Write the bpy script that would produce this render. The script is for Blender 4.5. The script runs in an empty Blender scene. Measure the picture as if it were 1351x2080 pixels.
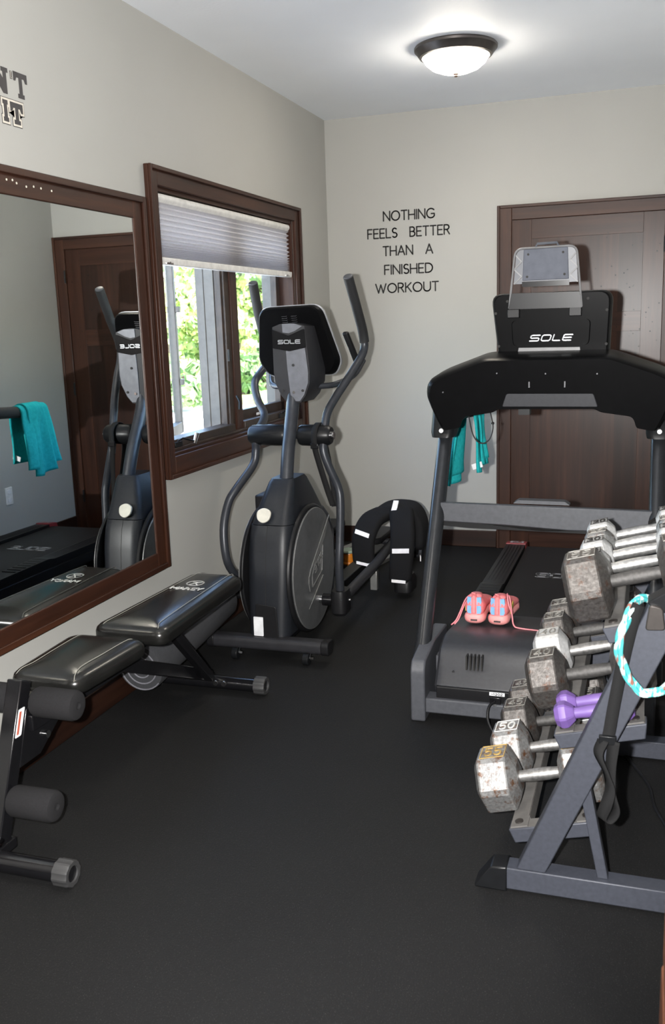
import bpy, bmesh, math, random
from mathutils import Vector, Matrix, Quaternion
random.seed(7)
SC = bpy.context.scene
COL = SC.collection
PI = math.pi
def V(*a): return Vector(a)

# ------------------------------------------------------------------ materials
MATS = {}
def newmat(name):
    m = bpy.data.materials.new(name); m.use_nodes = True
    nt = m.node_tree; b = nt.nodes['Principled BSDF']
    MATS[name] = m
    return m, nt, b
def lk(nt, a, b): nt.links.new(a, b)
def objco(nt, scale=(1, 1, 1)):
    tc = nt.nodes.new('ShaderNodeTexCoord'); mp = nt.nodes.new('ShaderNodeMapping')
    mp.inputs['Scale'].default_value = scale
    lk(nt, tc.outputs['Object'], mp.inputs['Vector']); return mp.outputs['Vector']
def noise(nt, vec, scale, detail=4, rough=.55):
    n = nt.nodes.new('ShaderNodeTexNoise'); n.inputs['Scale'].default_value = scale
    n.inputs['Detail'].default_value = detail; n.inputs['Roughness'].default_value = rough
    lk(nt, vec, n.inputs['Vector']); return n.outputs['Fac']
def ramp(nt, fac, stops):
    r = nt.nodes.new('ShaderNodeValToRGB'); e = r.color_ramp.elements
    while len(e) < len(stops): e.new(.5)
    for k, (p, c) in enumerate(stops):
        e[k].position = p; e[k].color = (*c, 1)
    lk(nt, fac, r.inputs['Fac']); return r.outputs['Color']
def bump(nt, b, fac, strength=.2, dist=.002):
    n = nt.nodes.new('ShaderNodeBump'); n.inputs['Strength'].default_value = strength
    n.inputs['Distance'].default_value = dist
    lk(nt, fac, n.inputs['Height']); lk(nt, n.outputs['Normal'], b.inputs['Normal'])
def mixc(nt, fac, a, c):
    m = nt.nodes.new('ShaderNodeMix'); m.data_type = 'RGBA'
    for s, v in ((m.inputs[0], fac), (m.inputs[6], a), (m.inputs[7], c)):
        if hasattr(v, 'links') or hasattr(v, 'is_output'): lk(nt, v, s)
        elif isinstance(v, (int, float)): s.default_value = v
        else: s.default_value = (*v, 1)
    return m.outputs[2]
def plain(name, col, rough=.5, metal=0., var=.12, nscale=30, bmp=0., coat=0., spec=.5):
    """solid colour with slight mottling and optional fine bump"""
    m, nt, b = newmat(name)
    v = objco(nt); f = noise(nt, v, nscale)
    lo = tuple(c*(1-var) for c in col); hi = tuple(min(1, c*(1+var)) for c in col)
    lk(nt, ramp(nt, f, [(.3, lo), (.7, hi)]), b.inputs['Base Color'])
    b.inputs['Roughness'].default_value = rough; b.inputs['Metallic'].default_value = metal
    b.inputs['Specular IOR Level'].default_value = spec
    if coat: b.inputs['Coat Weight'].default_value = coat; b.inputs['Coat Roughness'].default_value = .15
    if bmp: bump(nt, b, noise(nt, v, nscale*12, 2), bmp)
    return m
def wood(name, axis, dark, mid, light, rough=.42, plank=0., coat=.05):
    """stained timber, grain along the given axis; plank>0 gives boards across x"""
    m, nt, b = newmat(name)
    sc = [26, 26, 26]; sc[axis] = 1.6
    v = objco(nt, tuple(sc))
    g = noise(nt, v, 1.0, 6, .6)
    v2 = objco(nt, tuple(3. if i == axis else 7. for i in range(3)))
    blotch = noise(nt, v2, .8, 3)
    col = ramp(nt, g, [(.25, dark), (.5, mid), (.78, light)])
    col = mixc(nt, ramp(nt, blotch, [(.35, (.0,)*3), (.75, (.55,)*3)]), col, tuple(c*1.25 for c in mid))
    if plank:
        tc = nt.nodes.new('ShaderNodeTexCoord'); sx = nt.nodes.new('ShaderNodeSeparateXYZ')
        lk(nt, tc.outputs['Object'], sx.inputs[0])
        d = nt.nodes.new('ShaderNodeMath'); d.operation = 'DIVIDE'; d.inputs[1].default_value = plank
        lk(nt, sx.outputs[0], d.inputs[0])
        fl = nt.nodes.new('ShaderNodeMath'); fl.operation = 'FLOOR'; lk(nt, d.outputs[0], fl.inputs[0])
        wn = nt.nodes.new('ShaderNodeTexWhiteNoise'); wn.noise_dimensions = '1D'; lk(nt, fl.outputs[0], wn.inputs['W'])
        col = mixc(nt, ramp(nt, wn.outputs['Value'], [(0, (.0,)*3), (1, (.6,)*3)]), col, tuple(c*.45 for c in dark))
    lk(nt, col, b.inputs['Base Color'])
    b.inputs['Roughness'].default_value = rough; b.inputs['Coat Weight'].default_value = coat; b.inputs['Specular IOR Level'].default_value = .32
    b.inputs['Coat Roughness'].default_value = .26
    bump(nt, b, g, .06, .001)
    return m
def srgb(r, g, b): return tuple(((c/255+.055)/1.055)**2.4 if c > 10 else c/255/12.92 for c in (r, g, b))

WD, WM, WL = (.012, .0042, .0024), (.032, .0112, .0058), (.066, .0250, .0125)
for ax, n in ((0, 'x'), (1, 'y'), (2, 'z')):
    wood('wood_'+n, ax, WD, WM, WL)
wood('wood_door_z', 2, WD, WM, WL, plank=.093, rough=.33)
wood('wood_door_x', 0, WD, WM, WL, rough=.33)
wood('wood_stile', 2, WD, WM, WL, rough=.33)
for ax, n in ((0, 'x'), (1, 'y')): wood('wood_base_'+n, ax, tuple(c*.5 for c in WD), tuple(c*.5 for c in WM), tuple(c*.5 for c in WL), rough=.5)  # darker copy of the trim wood, flash shade put into its colour
wood('wood_red', 2, (.10, .035, .018), (.17, .065, .035), (.24, .10, .055), rough=.4)
def wall_mat(name, col, bs=.12, sc=140):
    m, nt, b = newmat(name); v = objco(nt)
    f = noise(nt, v, 1.2, 3)
    lk(nt, ramp(nt, f, [(.3, tuple(c*.97 for c in col)), (.7, tuple(c*1.03 for c in col))]), b.inputs['Base Color'])
    b.inputs['Roughness'].default_value = .62; b.inputs['Specular IOR Level'].default_value = .35
    bump(nt, b, noise(nt, v, sc, 3), bs, .0015)
wall_mat('wall_paint', (.392, .388, .364))
wall_mat('ceiling_paint', (.90, .93, .98), .35, 70)
# rubber floor with pale flecks
m, nt, b = newmat('rubber_floor'); v = objco(nt)
fl = noise(nt, v, 420, 1, .4); big = noise(nt, v, 1.1, 4); fine = noise(nt, v, 160, 3)
base = mixc(nt, big, (.0055, .0055, .0058), (.0100, .0100, .0103))
base = mixc(nt, ramp(nt, fl, [(.67, (0,)*3), (.74, (1,)*3)]), base, (.06, .059, .056))
lk(nt, base, b.inputs['Base Color']); b.inputs['Roughness'].default_value = .66
b.inputs['Specular IOR Level'].default_value = .2
bump(nt, b, fine, .45, .002)

plain('black_plastic', (.0085, .0085, .0095), .45, nscale=60, bmp=.05, spec=.25)
plain('black_satin', (.0075, .008, .009), .34, spec=.22)
plain('bar_black', (.0036, .0036, .004), .34, spec=.07)
plain('black_gloss', (.006, .006, .007), .18, coat=.2, spec=.35)
plain('hood_plastic', (.030, .031, .036), .42, nscale=80, bmp=.08)
plain('shroud_plastic', (.0125, .014, .0175), .40, nscale=80, bmp=.06, spec=.3)
plain('machine_grey', (.065, .068, .078), .45, nscale=60, bmp=.05)
plain('tube_grey', (.034, .037, .044), .36, .25, spec=.4)
plain('upright_grey', (.028, .030, .034), .28, .4)
plain('silver_plastic', (.42, .43, .45), .3, .5)
plain('silver_logo', (.40, .41, .43), .35, .4)
plain('disc_grey', (.125, .128, .132), .36, .35)
plain('disc_light', (.22, .22, .215), .38, .4)
plain('console_silver', (.16, .165, .185), .38, .3)
plain('cover_dark', (.021, .021, .024), .45, spec=.35)
plain('steel', (.55, .55, .56), .25, 1.)
plain('chrome', (.75, .75, .76), .12, 1.)
plain('rack_grey', (.043, .047, .061), .5, .15, nscale=90, bmp=.06)
plain('rack_dust', (.105, .10, .095), .65, nscale=14, var=.3)
plain('foam_grey', (.0155, .0152, .0165), .95, nscale=220, bmp=.35, spec=.2)
plain('foam_black', (.012, .012, .013), .7, nscale=200, bmp=.25)
plain('cap_grey', (.032, .032, .033), .6)
plain('white_plastic', (.72, .72, .70), .4)
plain('label_white', (.75, .76, .78), .5)
plain('label_red', (.45, .09, .05), .5)
plain('badge', (.62, .60, .52), .35)
plain('red_cap', (.22, .025, .03), .4)
plain('ink_black', (.012, .011, .010), .7)
plain('ink_brown', (.050, .046, .046), .7)
plain('ink_cream', (.62, .58, .50), .6)
plain('stitch', (.27, .265, .235), .7)
plain('logo_white', (.80, .80, .77), .5)
plain('web_black', (.011, .011, .0115), .8, nscale=300, bmp=.4, spec=.2)
plain('vest_black', (.008, .008, .009), .85, nscale=200, bmp=.3, spec=.2)
plain('reflective', (.95, .92, .96), .35, .0)
plain('amber', (.60, .19, .015), .35)
plain('mint', (.22, .27, .20), .5)
plain('purple_vinyl', (.130, .073, .250), .5, var=.06)
plain('alu', (.42, .42, .40), .35, .8)
plain('frame_alu', (.105, .098, .088), .55, .1)
plain('shoe_coral', (.86, .23, .24), .6, nscale=60, bmp=.15)
plain('shoe_sole', (.88, .34, .33), .55)
plain('shoe_blue', (.22, .46, .72), .6, nscale=60, bmp=.15)
plain('shoe_lime', (.62, .55, .10), .6)
plain('lace', (.86, .27, .30), .7)
plain('fixture_metal', (.10, .09, .085), .35, .8)
plain('finial', (.18, .13, .11), .4, .8)
plain('blind_fabric', (.63, .62, .64), .85, nscale=200, bmp=.1)
m = MATS['blind_fabric']; nt = m.node_tree
t = nt.nodes.new('ShaderNodeBsdfTranslucent'); t.inputs['Color'].default_value = (.72, .70, .72, 1)
ms = nt.nodes.new('ShaderNodeMixShader'); ms.inputs[0].default_value = .3
lk(nt, nt.nodes['Principled BSDF'].outputs[0], ms.inputs[1]); lk(nt, t.outputs[0], ms.inputs[2]); lk(nt, ms.outputs[0], nt.nodes['Material Output'].inputs['Surface'])
plain('blind_rail', (.70, .69, .67), .45)
plain('towel_hem', (.02, .43, .46), .95, nscale=300, bmp=.6)
plain('mat_dark', (.035, .036, .040), .8, nscale=120, bmp=.2)
plain('mat_light', (.16, .16, .18), .8)
plain('sash_brown', (.030, .019, .014), .45, nscale=18, var=.3)
plain('concrete', (.62, .60, .56), .9, nscale=6)
plain('grass', (.16, .24, .07), .95, nscale=3, var=.4)
plain('bark', (.09, .06, .04), .9)
# leather
m, nt, b = newmat('vinyl_black'); v = objco(nt)
lk(nt, ramp(nt, noise(nt, v, 9), [(.3, (.006, .006, .0058)), (.7, (.012, .012, .011))]), b.inputs['Base Color'])
b.inputs['Roughness'].default_value = .24; b.inputs['Specular IOR Level'].default_value = .5
n2 = noise(nt, v, 340, 3); bump(nt, b, n2, .10, .0012)
# towel
m, nt, b = newmat('towel_teal'); v = objco(nt)
lk(nt, ramp(nt, noise(nt, v, 60), [(.3, (.018, .40, .42)), (.7, (.028, .52, .54))]), b.inputs['Base Color'])
b.inputs['Roughness'].default_value = 1.; b.inputs['Specular IOR Level'].default_value = .1
bump(nt, b, noise(nt, v, 420, 3), .8, .004)
# cast-iron hex heads: black iron, worn grey iron, chipped white/silver paint over rust
def iron(name, a, c, rust, amt, rough=.5, metal=.3):
    m, nt, b = newmat(name); v = objco(nt)
    f = noise(nt, v, 40, 8, .75); g = noise(nt, v, 17, 6, .7); h = noise(nt, v, 110, 5, .65)
    col = mixc(nt, ramp(nt, h, [(.35, (0,)*3), (.7, (1,)*3)]), a, c)
    col = mixc(nt, ramp(nt, f, [(1-amt-.06, (0,)*3), (1-amt+.06, (1,)*3)]), col, rust)
    col = mixc(nt, ramp(nt, g, [(.62, (0,)*3), (.70, (.8,)*3)]), col, tuple(q*.5 for q in rust))
    lk(nt, col, b.inputs['Base Color']); b.inputs['Roughness'].default_value = rough
    b.inputs['Metallic'].default_value = metal; bump(nt, b, h, .35, .002)
iron('iron_worn', (.070, .064, .060), (.155, .145, .138), (.085, .040, .024), .40, .42, .65)
iron('iron_black', (.018, .017, .016), (.05, .047, .044), (.055, .032, .022), .42, .48)
iron('iron_white', (.40, .40, .40), (.58, .58, .575), (.16, .07, .028), .36, .45, .25)
iron('iron_silver', (.20, .20, .20), (.36, .36, .355), (.13, .058, .026), .43, .42, .55)
plain('handle_white', (.42, .42, .415), .34, .85, var=.35, nscale=60, bmp=.2)
plain('handle_grey', (.26, .255, .25), .4, .8, var=.35, nscale=90, bmp=.25)
plain('handle_dark', (.075, .072, .07), .5, .5, var=.25, nscale=120, bmp=.3)
plain('emboss_pale', (.25, .24, .22), .5, .2, var=.4, nscale=80)
plain('emboss_dark', (.035, .033, .031), .6, .2)
plain('emboss_gold', (.50, .33, .10), .5, .2, var=.3)
# translucent grey holder plastic
m, nt, b = newmat('holder_plastic')
v = objco(nt)
lk(nt, ramp(nt, noise(nt, v, 20), [(.3, (.06, .066, .082)), (.7, (.085, .092, .11))]), b.inputs['Base Color'])
b.inputs['Roughness'].default_value = .4
plain('holder_plate', (.085, .093, .118), .55, spec=.25)
plain('holder_rim', (.17, .17, .175), .45)
# braided band
m, nt, b = newmat('band_pattern'); v = objco(nt)
f = noise(nt, objco(nt, (1.3, 1, .5)), 62, 1); g = noise(nt, objco(nt, (1, 1, .45)), 60, 1)
c = ramp(nt, f, [(.46, (.045, .36, .37)), (.56, (.48, .60, .58))])
c = mixc(nt, ramp(nt, g, [(.58, (0,)*3), (.64, (1,)*3)]), c, (.20, .07, .05))
lk(nt, c, b.inputs['Base Color']); b.inputs['Roughness'].default_value = .8
# glass + mirror + lamp
m, nt, b = newmat('mirror_glass'); v = objco(nt)
lk(nt, ramp(nt, noise(nt, v, 2), [(0, (.82, .85, .84)), (1, (.84, .87, .86))]), b.inputs['Base Color'])
b.inputs['Metallic'].default_value = 1; b.inputs['Roughness'].default_value = .012
m, nt, b = newmat('window_glass')
nt.nodes.remove(b); out = nt.nodes['Material Output']
tr = nt.nodes.new('ShaderNodeBsdfTransparent'); gl = nt.nodes.new('ShaderNodeBsdfGlossy'); mx = nt.nodes.new('ShaderNodeMixShader')
gl.inputs['Roughness'].default_value = .02; tr.inputs['Color'].default_value = (.93, .95, .94, 1)
fr = nt.nodes.new('ShaderNodeLayerWeight'); fr.inputs['Blend'].default_value = .12
fm = nt.nodes.new('ShaderNodeMath'); fm.operation = 'MULTIPLY'; fm.inputs[1].default_value = .22
lk(nt, fr.outputs['Facing'], fm.inputs[0]); lk(nt, fm.outputs[0], mx.inputs[0]); lk(nt, tr.outputs[0], mx.inputs[1]); lk(nt, gl.outputs[0], mx.inputs[2])
lk(nt, mx.outputs[0], out.inputs['Surface'])
m, nt, b = newmat('lamp_glass'); v = objco(nt)
lk(nt, ramp(nt, noise(nt, v, 6), [(0, (.95, .92, .85)), (1, (1, .97, .92))]), b.inputs['Base Color'])
b.inputs['Emission Color'].default_value = (1., .91, .77, 1); b.inputs['Emission Strength'].default_value = 58.
# leaves
def leafmat(name, a, c):
    m, nt, b = newmat(name); v = objco(nt)
    lk(nt, ramp(nt, noise(nt, v, 3, 3), [(.3, a), (.7, c)]), b.inputs['Base Color'])
    b.inputs['Roughness'].default_value = .7; b.inputs['Transmission Weight'].default_value = 0
    t = nt.nodes.new('ShaderNodeBsdfTranslucent'); t.inputs['Color'].default_value = (*c, 1)
    ms = nt.nodes.new('ShaderNodeMixShader'); ms.inputs[0].default_value = .35
    lk(nt, b.outputs[0], ms.inputs[1]); lk(nt, t.outputs[0], ms.inputs[2])
    lk(nt, ms.outputs[0], nt.nodes['Material Output'].inputs['Surface'])
leafmat('leaf_light', (.26, .36, .10), (.55, .62, .26))
leafmat('leaf_mid', (.15, .26, .08), (.36, .48, .18))
leafmat('leaf_dark', (.06, .13, .05), (.16, .27, .10))

# ------------------------------------------------------------------ mesh builder
def frame_of(d, up=None):
    d = d.normalized(); u = up or (V(0, 0, 1) if abs(d.z) < .95 else V(0, 1, 0))
    s = d.cross(u).normalized(); w = s.cross(d).normalized(); return s, w
class MB:
    def __init__(s): s.v = []; s.f = []
    def add(s, vs, fs):
        o = len(s.v); s.v += [Vector(a) for a in vs]; s.f += [[i+o for i in f] for f in fs]; return s
    def box(s, lo, hi, M=None):
        x0, y0, z0 = lo; x1, y1, z1 = hi
        vs = [V(x, y, z) for z in (z0, z1) for y in (y0, y1) for x in (x0, x1)]
        if M: vs = [M @ a for a in vs]
        return s.add(vs, [(0, 2, 3, 1), (4, 5, 7, 6), (0, 1, 5, 4), (2, 6, 7, 3), (0, 4, 6, 2), (1, 3, 7, 5)])
    def beam(s, a, b, w, h, up=None):
        a, b = Vector(a), Vector(b); sd, u = frame_of(b-a, up)
        vs = [p+sd*i*w/2+u*j*h/2 for p in (a, b) for i, j in ((-1, -1), (1, -1), (1, 1), (-1, 1))]
        return s.add(vs, [(0, 1, 2, 3), (7, 6, 5, 4), (0, 4, 5, 1), (1, 5, 6, 2), (2, 6, 7, 3), (3, 7, 4, 0)])
    def rings(s, rings, caps=True, closed=False):
        n = len(rings[0]); o = len(s.v)
        for r in rings: s.v += [Vector(p) for p in r]
        k = len(rings)
        for i in range(k if closed else k-1):
            a, b = o+i*n, o+((i+1) % k)*n
            for j in range(n):
                s.f.append([a+j, a+(j+1) % n, b+(j+1) % n, b+j])
        if caps and not closed:
            s.f.append([o+j for j in range(n)][::-1]); s.f.append([o+(k-1)*n+j for j in range(n)])
        return s
    def tube(s, pts, r, seg=12, closed=False, flat=1., up=None):
        pts = [Vector(p) for p in pts]; n = len(pts)
        rs = r if isinstance(r, (list, tuple)) else [r]*n
        prev = None; R = []
        for i, p in enumerate(pts):
            if closed: t = pts[(i+1) % n]-pts[i-1]
            else: t = pts[min(i+1, n-1)]-pts[max(i-1, 0)]
            t = t.normalized()
            if prev is None: a, b = frame_of(t, up)
            else:
                a = prev-t*prev.dot(t); a.normalize(); b = a.cross(t)*-1
                b = t.cross(a)*-1 if False else a.cross(t)
            prev = a
            b = t.cross(a)
            R.append([p+a*math.cos(2*PI*k/seg)*rs[i]+b*math.sin(2*PI*k/seg)*rs[i]*flat for k in range(seg)])
        return s.rings(R, True, closed)
    def cyl(s, a, b, r, r2=None, seg=24):
        return s.tube([a, b], [r, r if r2 is None else r2], seg)
    def lathe(s, o, axis, prof, seg=32):
        o = Vector(o); ax = Vector(axis).normalized(); a, b = frame_of(ax)
        R = [[o+ax*h+(a*math.cos(2*PI*k/seg)+b*math.sin(2*PI*k/seg))*max(r, 1e-4) for k in range(seg)] for r, h in prof]
        return s.rings(R)
    def prism(s, poly, o, ux, uy, d):
        """polygon (u,v) in plane o,ux,uy extruded by vector d"""
        o, ux, uy, d = map(Vector, (o, ux, uy, d))
        p = [o+ux*u+uy*w for u, w in poly]; n = len(p)
        return s.add(p+[q+d for q in p], [list(range(n))[::-1], list(range(n, 2*n))]+[[i, (i+1) % n, n+(i+1) % n, n+i] for i in range(n)])
    def stroke(s, pts, t, o, ux, uy, d):
        """flat lettering stroke"""
        o, ux, uy, d = map(Vector, (o, ux, uy, d)); q = [o+ux*u+uy*w for u, w in pts]
        nrm = d.normalized()
        for a, b in zip(q, q[1:]):
            if (b-a).length < 1e-6: continue
            e = (b-a).normalized(); sd = e.cross(nrm)*t/2
            vs = [a+sd, b+sd, b-sd, a-sd]
            s.add(vs+[w+d for w in vs], [(0, 1, 2, 3), (7, 6, 5, 4), (0, 4, 5, 1), (1, 5, 6, 2), (2, 6, 7, 3), (3, 7, 4, 0)])
        for c in q:
            a, b = ux.normalized(), uy.normalized()
            s.add([c+(a*math.cos(k*PI/4)+b*math.sin(k*PI/4))*t/2+w for w in (V(0, 0, 0), d) for k in range(8)],
                  [list(range(8)), list(range(15, 7, -1))]+[[k, (k+1) % 8, 8+(k+1) % 8, 8+k] for k in range(8)])
        return s
    def build(s, name, mat, parent=None, bev=0., ang=35, sub=0, seg=2, solid=0.):
        o = Vector((0, 0, 0)); p = parent
        while p is not None: o = o+p.location; p = p.parent
        me = bpy.data.meshes.new(name)
        me.from_pydata([tuple(a-o) for a in s.v], [], s.f); me.validate()
        bm = bmesh.new(); bm.from_mesh(me); bmesh.ops.recalc_face_normals(bm, faces=bm.faces); bm.to_mesh(me); bm.free()
        me.polygons.foreach_set('use_smooth', [True]*len(me.polygons))
        me.set_sharp_from_angle(angle=math.radians(ang))
        me.materials.append(MATS[mat]); ob = bpy.data.objects.new(name, me); COL.objects.link(ob)
        if parent: ob.parent = parent
        if solid:
            md = ob.modifiers.new('Solid', 'SOLIDIFY'); md.thickness = solid; md.offset = 0
        if bev:
            md = ob.modifiers.new('Bevel', 'BEVEL'); md.width = bev; md.segments = seg; md.limit_method = 'ANGLE'; md.angle_limit = math.radians(40)
            md.harden_normals = False
        if sub:
            md = ob.modifiers.new('Sub', 'SUBSURF'); md.levels = sub; md.render_levels = sub
        return ob
def tag(o, label=None, cat=None, group=None, kind=None):
    for k, w in (('label', label), ('category', cat), ('group', group), ('kind', kind)):
        if w: o[k] = w
    return o
def thing(name, loc, label=None, cat=None, group=None, kind=None):
    o = bpy.data.objects.new(name, None); COL.objects.link(o); o.location = loc; o.empty_display_size = .1
    return tag(o, label, cat, group, kind)
def rrect(w, h, r, n=5, cx=0, cy=0):
    """rounded rectangle polygon"""
    P = []
    for sx, sy, a0 in ((1, 1, 0), (-1, 1, 90), (-1, -1, 180), (1, -1, 270)):
        for k in range(n+1):
            a = math.radians(a0+90*k/n)
            P.append((cx+sx*(w/2-r)+r*math.cos(a), cy+sy*(h/2-r)+r*math.sin(a)))
    return P
def roundpoly(P, r, n=4):
    """round every corner of a polygon"""
    out = []; k = len(P)
    for i in range(k):
        p = Vector(P[i]).to_2d(); a = Vector(P[i-1]).to_2d(); b = Vector(P[(i+1) % k]).to_2d()
        rr = r[i] if isinstance(r, (list, tuple)) else r
        da, db = (a-p), (b-p); q = min(rr, da.length*.45, db.length*.45)
        s, e = p+da.normalized()*q, p+db.normalized()*q
        for j in range(n+1):
            t = j/n; out.append(tuple(s*(1-t)**2+p*2*t*(1-t)+e*t*t))
    return out
def smooth(pts, n=6):
    """Catmull-Rom through points"""
    P = [Vector(p) for p in pts]; P = [P[0]*2-P[1]]+P+[P[-1]*2-P[-2]]; out = []
    for i in range(1, len(P)-2):
        for k in range(n):
            t = k/n; a, b, c, d = P[i-1:i+3]
            out.append(.5*((2*b)+(c-a)*t+(2*a-5*b+4*c-d)*t*t+(-a+3*b-3*c+d)*t**3))
    out.append(P[-2]); return out

# ------------------------------------------------------------------ lettering
def arc(cx, cy, rx, ry, a0, a1, n=10):
    return [(cx+rx*math.cos(math.radians(a0+(a1-a0)*k/n)), cy+ry*math.sin(math.radians(a0+(a1-a0)*k/n))) for k in range(n+1)]
G = {  # glyph: advance width, strokes in unit height
 'N': (.72, [[(0, 0), (0, 1), (.72, 0), (.72, 1)]]), 'O': (.92, [arc(.46, .5, .46, .5, 0, 360, 20)]),
 'T': (.62, [[(0, 1), (.62, 1)], [(.31, 1), (.31, 0)]]), 'H': (.68, [[(0, 0), (0, 1)], [(.68, 0), (.68, 1)], [(0, .5), (.68, .5)]]),
 'I': (.02, [[(.01, 0), (.01, 1)]]), 'G': (.80, [arc(.46, .5, .46, .5, 45, 325, 16)+[(.83, .45), (.5, .45)]]),
 'F': (.5, [[(0, 0), (0, 1), (.5, 1)], [(0, .52), (.45, .52)]]), 'E': (.52, [[(.52, 0), (0, 0), (0, 1), (.52, 1)], [(0, .52), (.46, .52)]]),
 'L': (.5, [[(0, 1), (0, 0), (.5, 0)]]), 'S': (.52, [arc(.27, .745, .24, .255, 40, 250, 9)+arc(.27, .255, .26, .255, 75, -145, 9)]),
 'B': (.56, [[(0, 0), (0, 1), (.28, 1)]+arc(.28, .76, .22, .24, 90, -90, 8)+[(0, .52)], [(.28, .52)]+arc(.28, .26, .27, .26, 90, -90, 8)+[(0, 0)]]),
 'R': (.58, [[(0, 0), (0, 1), (.28, 1)]+arc(.28, .75, .25, .25, 90, -90, 8)+[(0, .5)], [(.28, .5), (.58, 0)]]),
 'A': (.76, [[(0, 0), (.38, 1), (.76, 0)], [(.13, .33), (.63, .33)]]), 'D': (.74, [[(0, 0), (0, 1), (.25, 1)]+arc(.25, .5, .48, .5, 90, -90, 12)+[(0, 0)]]),
 'W': (1.1, [[(0, 1), (.3, 0), (.55, .9), (.8, 0), (1.1, 1)]]), 'K': (.6, [[(0, 0), (0, 1)], [(.58, 1), (0, .42)], [(.18, .6), (.6, 0)]]),
 'U': (.7, [[(0, 1), (0, .34)]+arc(.35, .34, .35, .34, 180, 360, 10)+[(.7, 1)]]), 'M': (.85, [[(0, 0), (0, 1), (.42, .3), (.85, 1), (.85, 0)]]),
 'C': (.72, [arc(.42, .5, .42, .5, 50, 310, 14)]), 'Y': (.7, [[(0, 1), (.35, .5), (.7, 1)], [(.35, .5), (.35, 0)]]), ' ': (.45, []),
 # squarish wide letters for the machine badges
 's': (1., [[(1, .96), (.12, .96), (0, .84), (0, .62), (.1, .5), (.9, .5), (1, .38), (1, .14), (.9, .04), (0, .04)]]),
 'o': (1., [[(.15, .04), (.85, .04), (1, .2), (1, .8), (.85, .96), (.15, .96), (0, .8), (0, .2), (.15, .04)]]),
 'l': (.85, [[(0, 1), (0, .14), (.1, .04), (.85, .04)]]),
 'e': (.95, [[(.95, .96), (.1, .96), (0, .84), (0, .16), (.1, .04), (.95, .04)], [(0, .5), (.9, .5)]]),
 '0': (.6, [arc(.3, .5, .3, .5, 0, 360, 14)]), '1': (.3, [[(.0, .8), (.18, 1), (.18, 0)]]),
 '2': (.6, [arc(.3, .72, .28, .28, 160, -30, 7)+[(0, 0), (.6, 0)]]),
 '3': (.6, [arc(.28, .75, .26, .25, 150, -90, 8)+arc(.28, .25, .3, .25, 90, -150, 8)]),
 '4': (.65, [[(.48, 0), (.48, 1), (0, .3), (.65, .3)]]),
 '5': (.6, [[(.55, 1), (.06, 1), (.03, .56)]+arc(.28, .31, .3, .31, 120, -150, 9)]),
 '6': (.6, [[(.48, 1), (.06, .45)]+arc(.3, .3, .28, .3, 150, -210, 14)]),
 '8': (.6, [arc(.3, .74, .25, .26, 0, 360, 12), arc(.3, .25, .3, .25, 0, 360, 12)]),
 '-': (.4, [[(0, .5), (.4, .5)]]), '.': (.05, [[(0, 0), (.02, 0)]]),
}
def text(mb, s, o, ux, uy, h, t, d, wide=1., gap=.22, width=None, align='l', shear=0., each=None):
    o, ux, uy = Vector(o), Vector(ux).normalized(), Vector(uy).normalized()
    tot = sum(G[c][0]*wide+gap for c in s)-gap
    k = h
    sx = 1.
    if width: sx = width/(tot*h)
    off = {'l': 0, 'c': -tot*h*sx/2}[align]; x = 0
    for c in s:
        w, st = G[c]
        if each and st: mb = MB()
        for q in st:
            mb.stroke([((off+(x+a*wide+shear*b)*h*sx), b*h) for a, b in q], t, o, ux, uy, d)
        if each and st: mb.build('letter', each[0], each[1])
        x += w*wide+gap
    return mb

# ------------------------------------------------------------------ room
W, YF, H = 2.16, -6.6, 2.74
XM = .040                                    # mirror surface
def wallbox(name, lo, hi, mat): return tag(MB().box(lo, hi).build(name, mat), kind='structure')
wallbox('floor', (-.16, YF-.12, -.08), (W+.12, .12, 0), 'rubber_floor')
wallbox('ceiling', (-.16, YF-.12, H), (W+.12, .12, H+.1), 'ceiling_paint')
wallbox('wall_back', (-.16, 0, 0), (W+.12, .12, H), 'wall_paint')
wallbox('wall_right', (W, YF, 0), (W+.12, 0, H), 'wall_paint')
wallbox('wall_front', (-.16, YF-.12, 0), (W+.12, YF, H), 'wall_paint')
# left wall with the window opening cut out
OY0, OY1, OZ0, OZ1 = -2.30, -.655, .905, 2.07
mb = MB()
for lo, hi in (((-.16, YF, 0), (0, OY0, H)), ((-.16, OY1, 0), (0, 0, H)), ((-.16, OY0, 0), (0, OY1, OZ0)), ((-.16, OY0, OZ1), (0, OY1, H))):
    mb.box(lo, hi)
tag(mb.build('wall_left', 'wall_paint'), kind='structure')
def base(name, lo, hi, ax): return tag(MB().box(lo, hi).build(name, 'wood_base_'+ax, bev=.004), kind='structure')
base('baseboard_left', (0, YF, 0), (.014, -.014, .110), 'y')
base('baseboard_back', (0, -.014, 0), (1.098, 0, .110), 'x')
base('baseboard_right', (W-.014, YF, 0), (W, -.03, .110), 'y')

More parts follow.
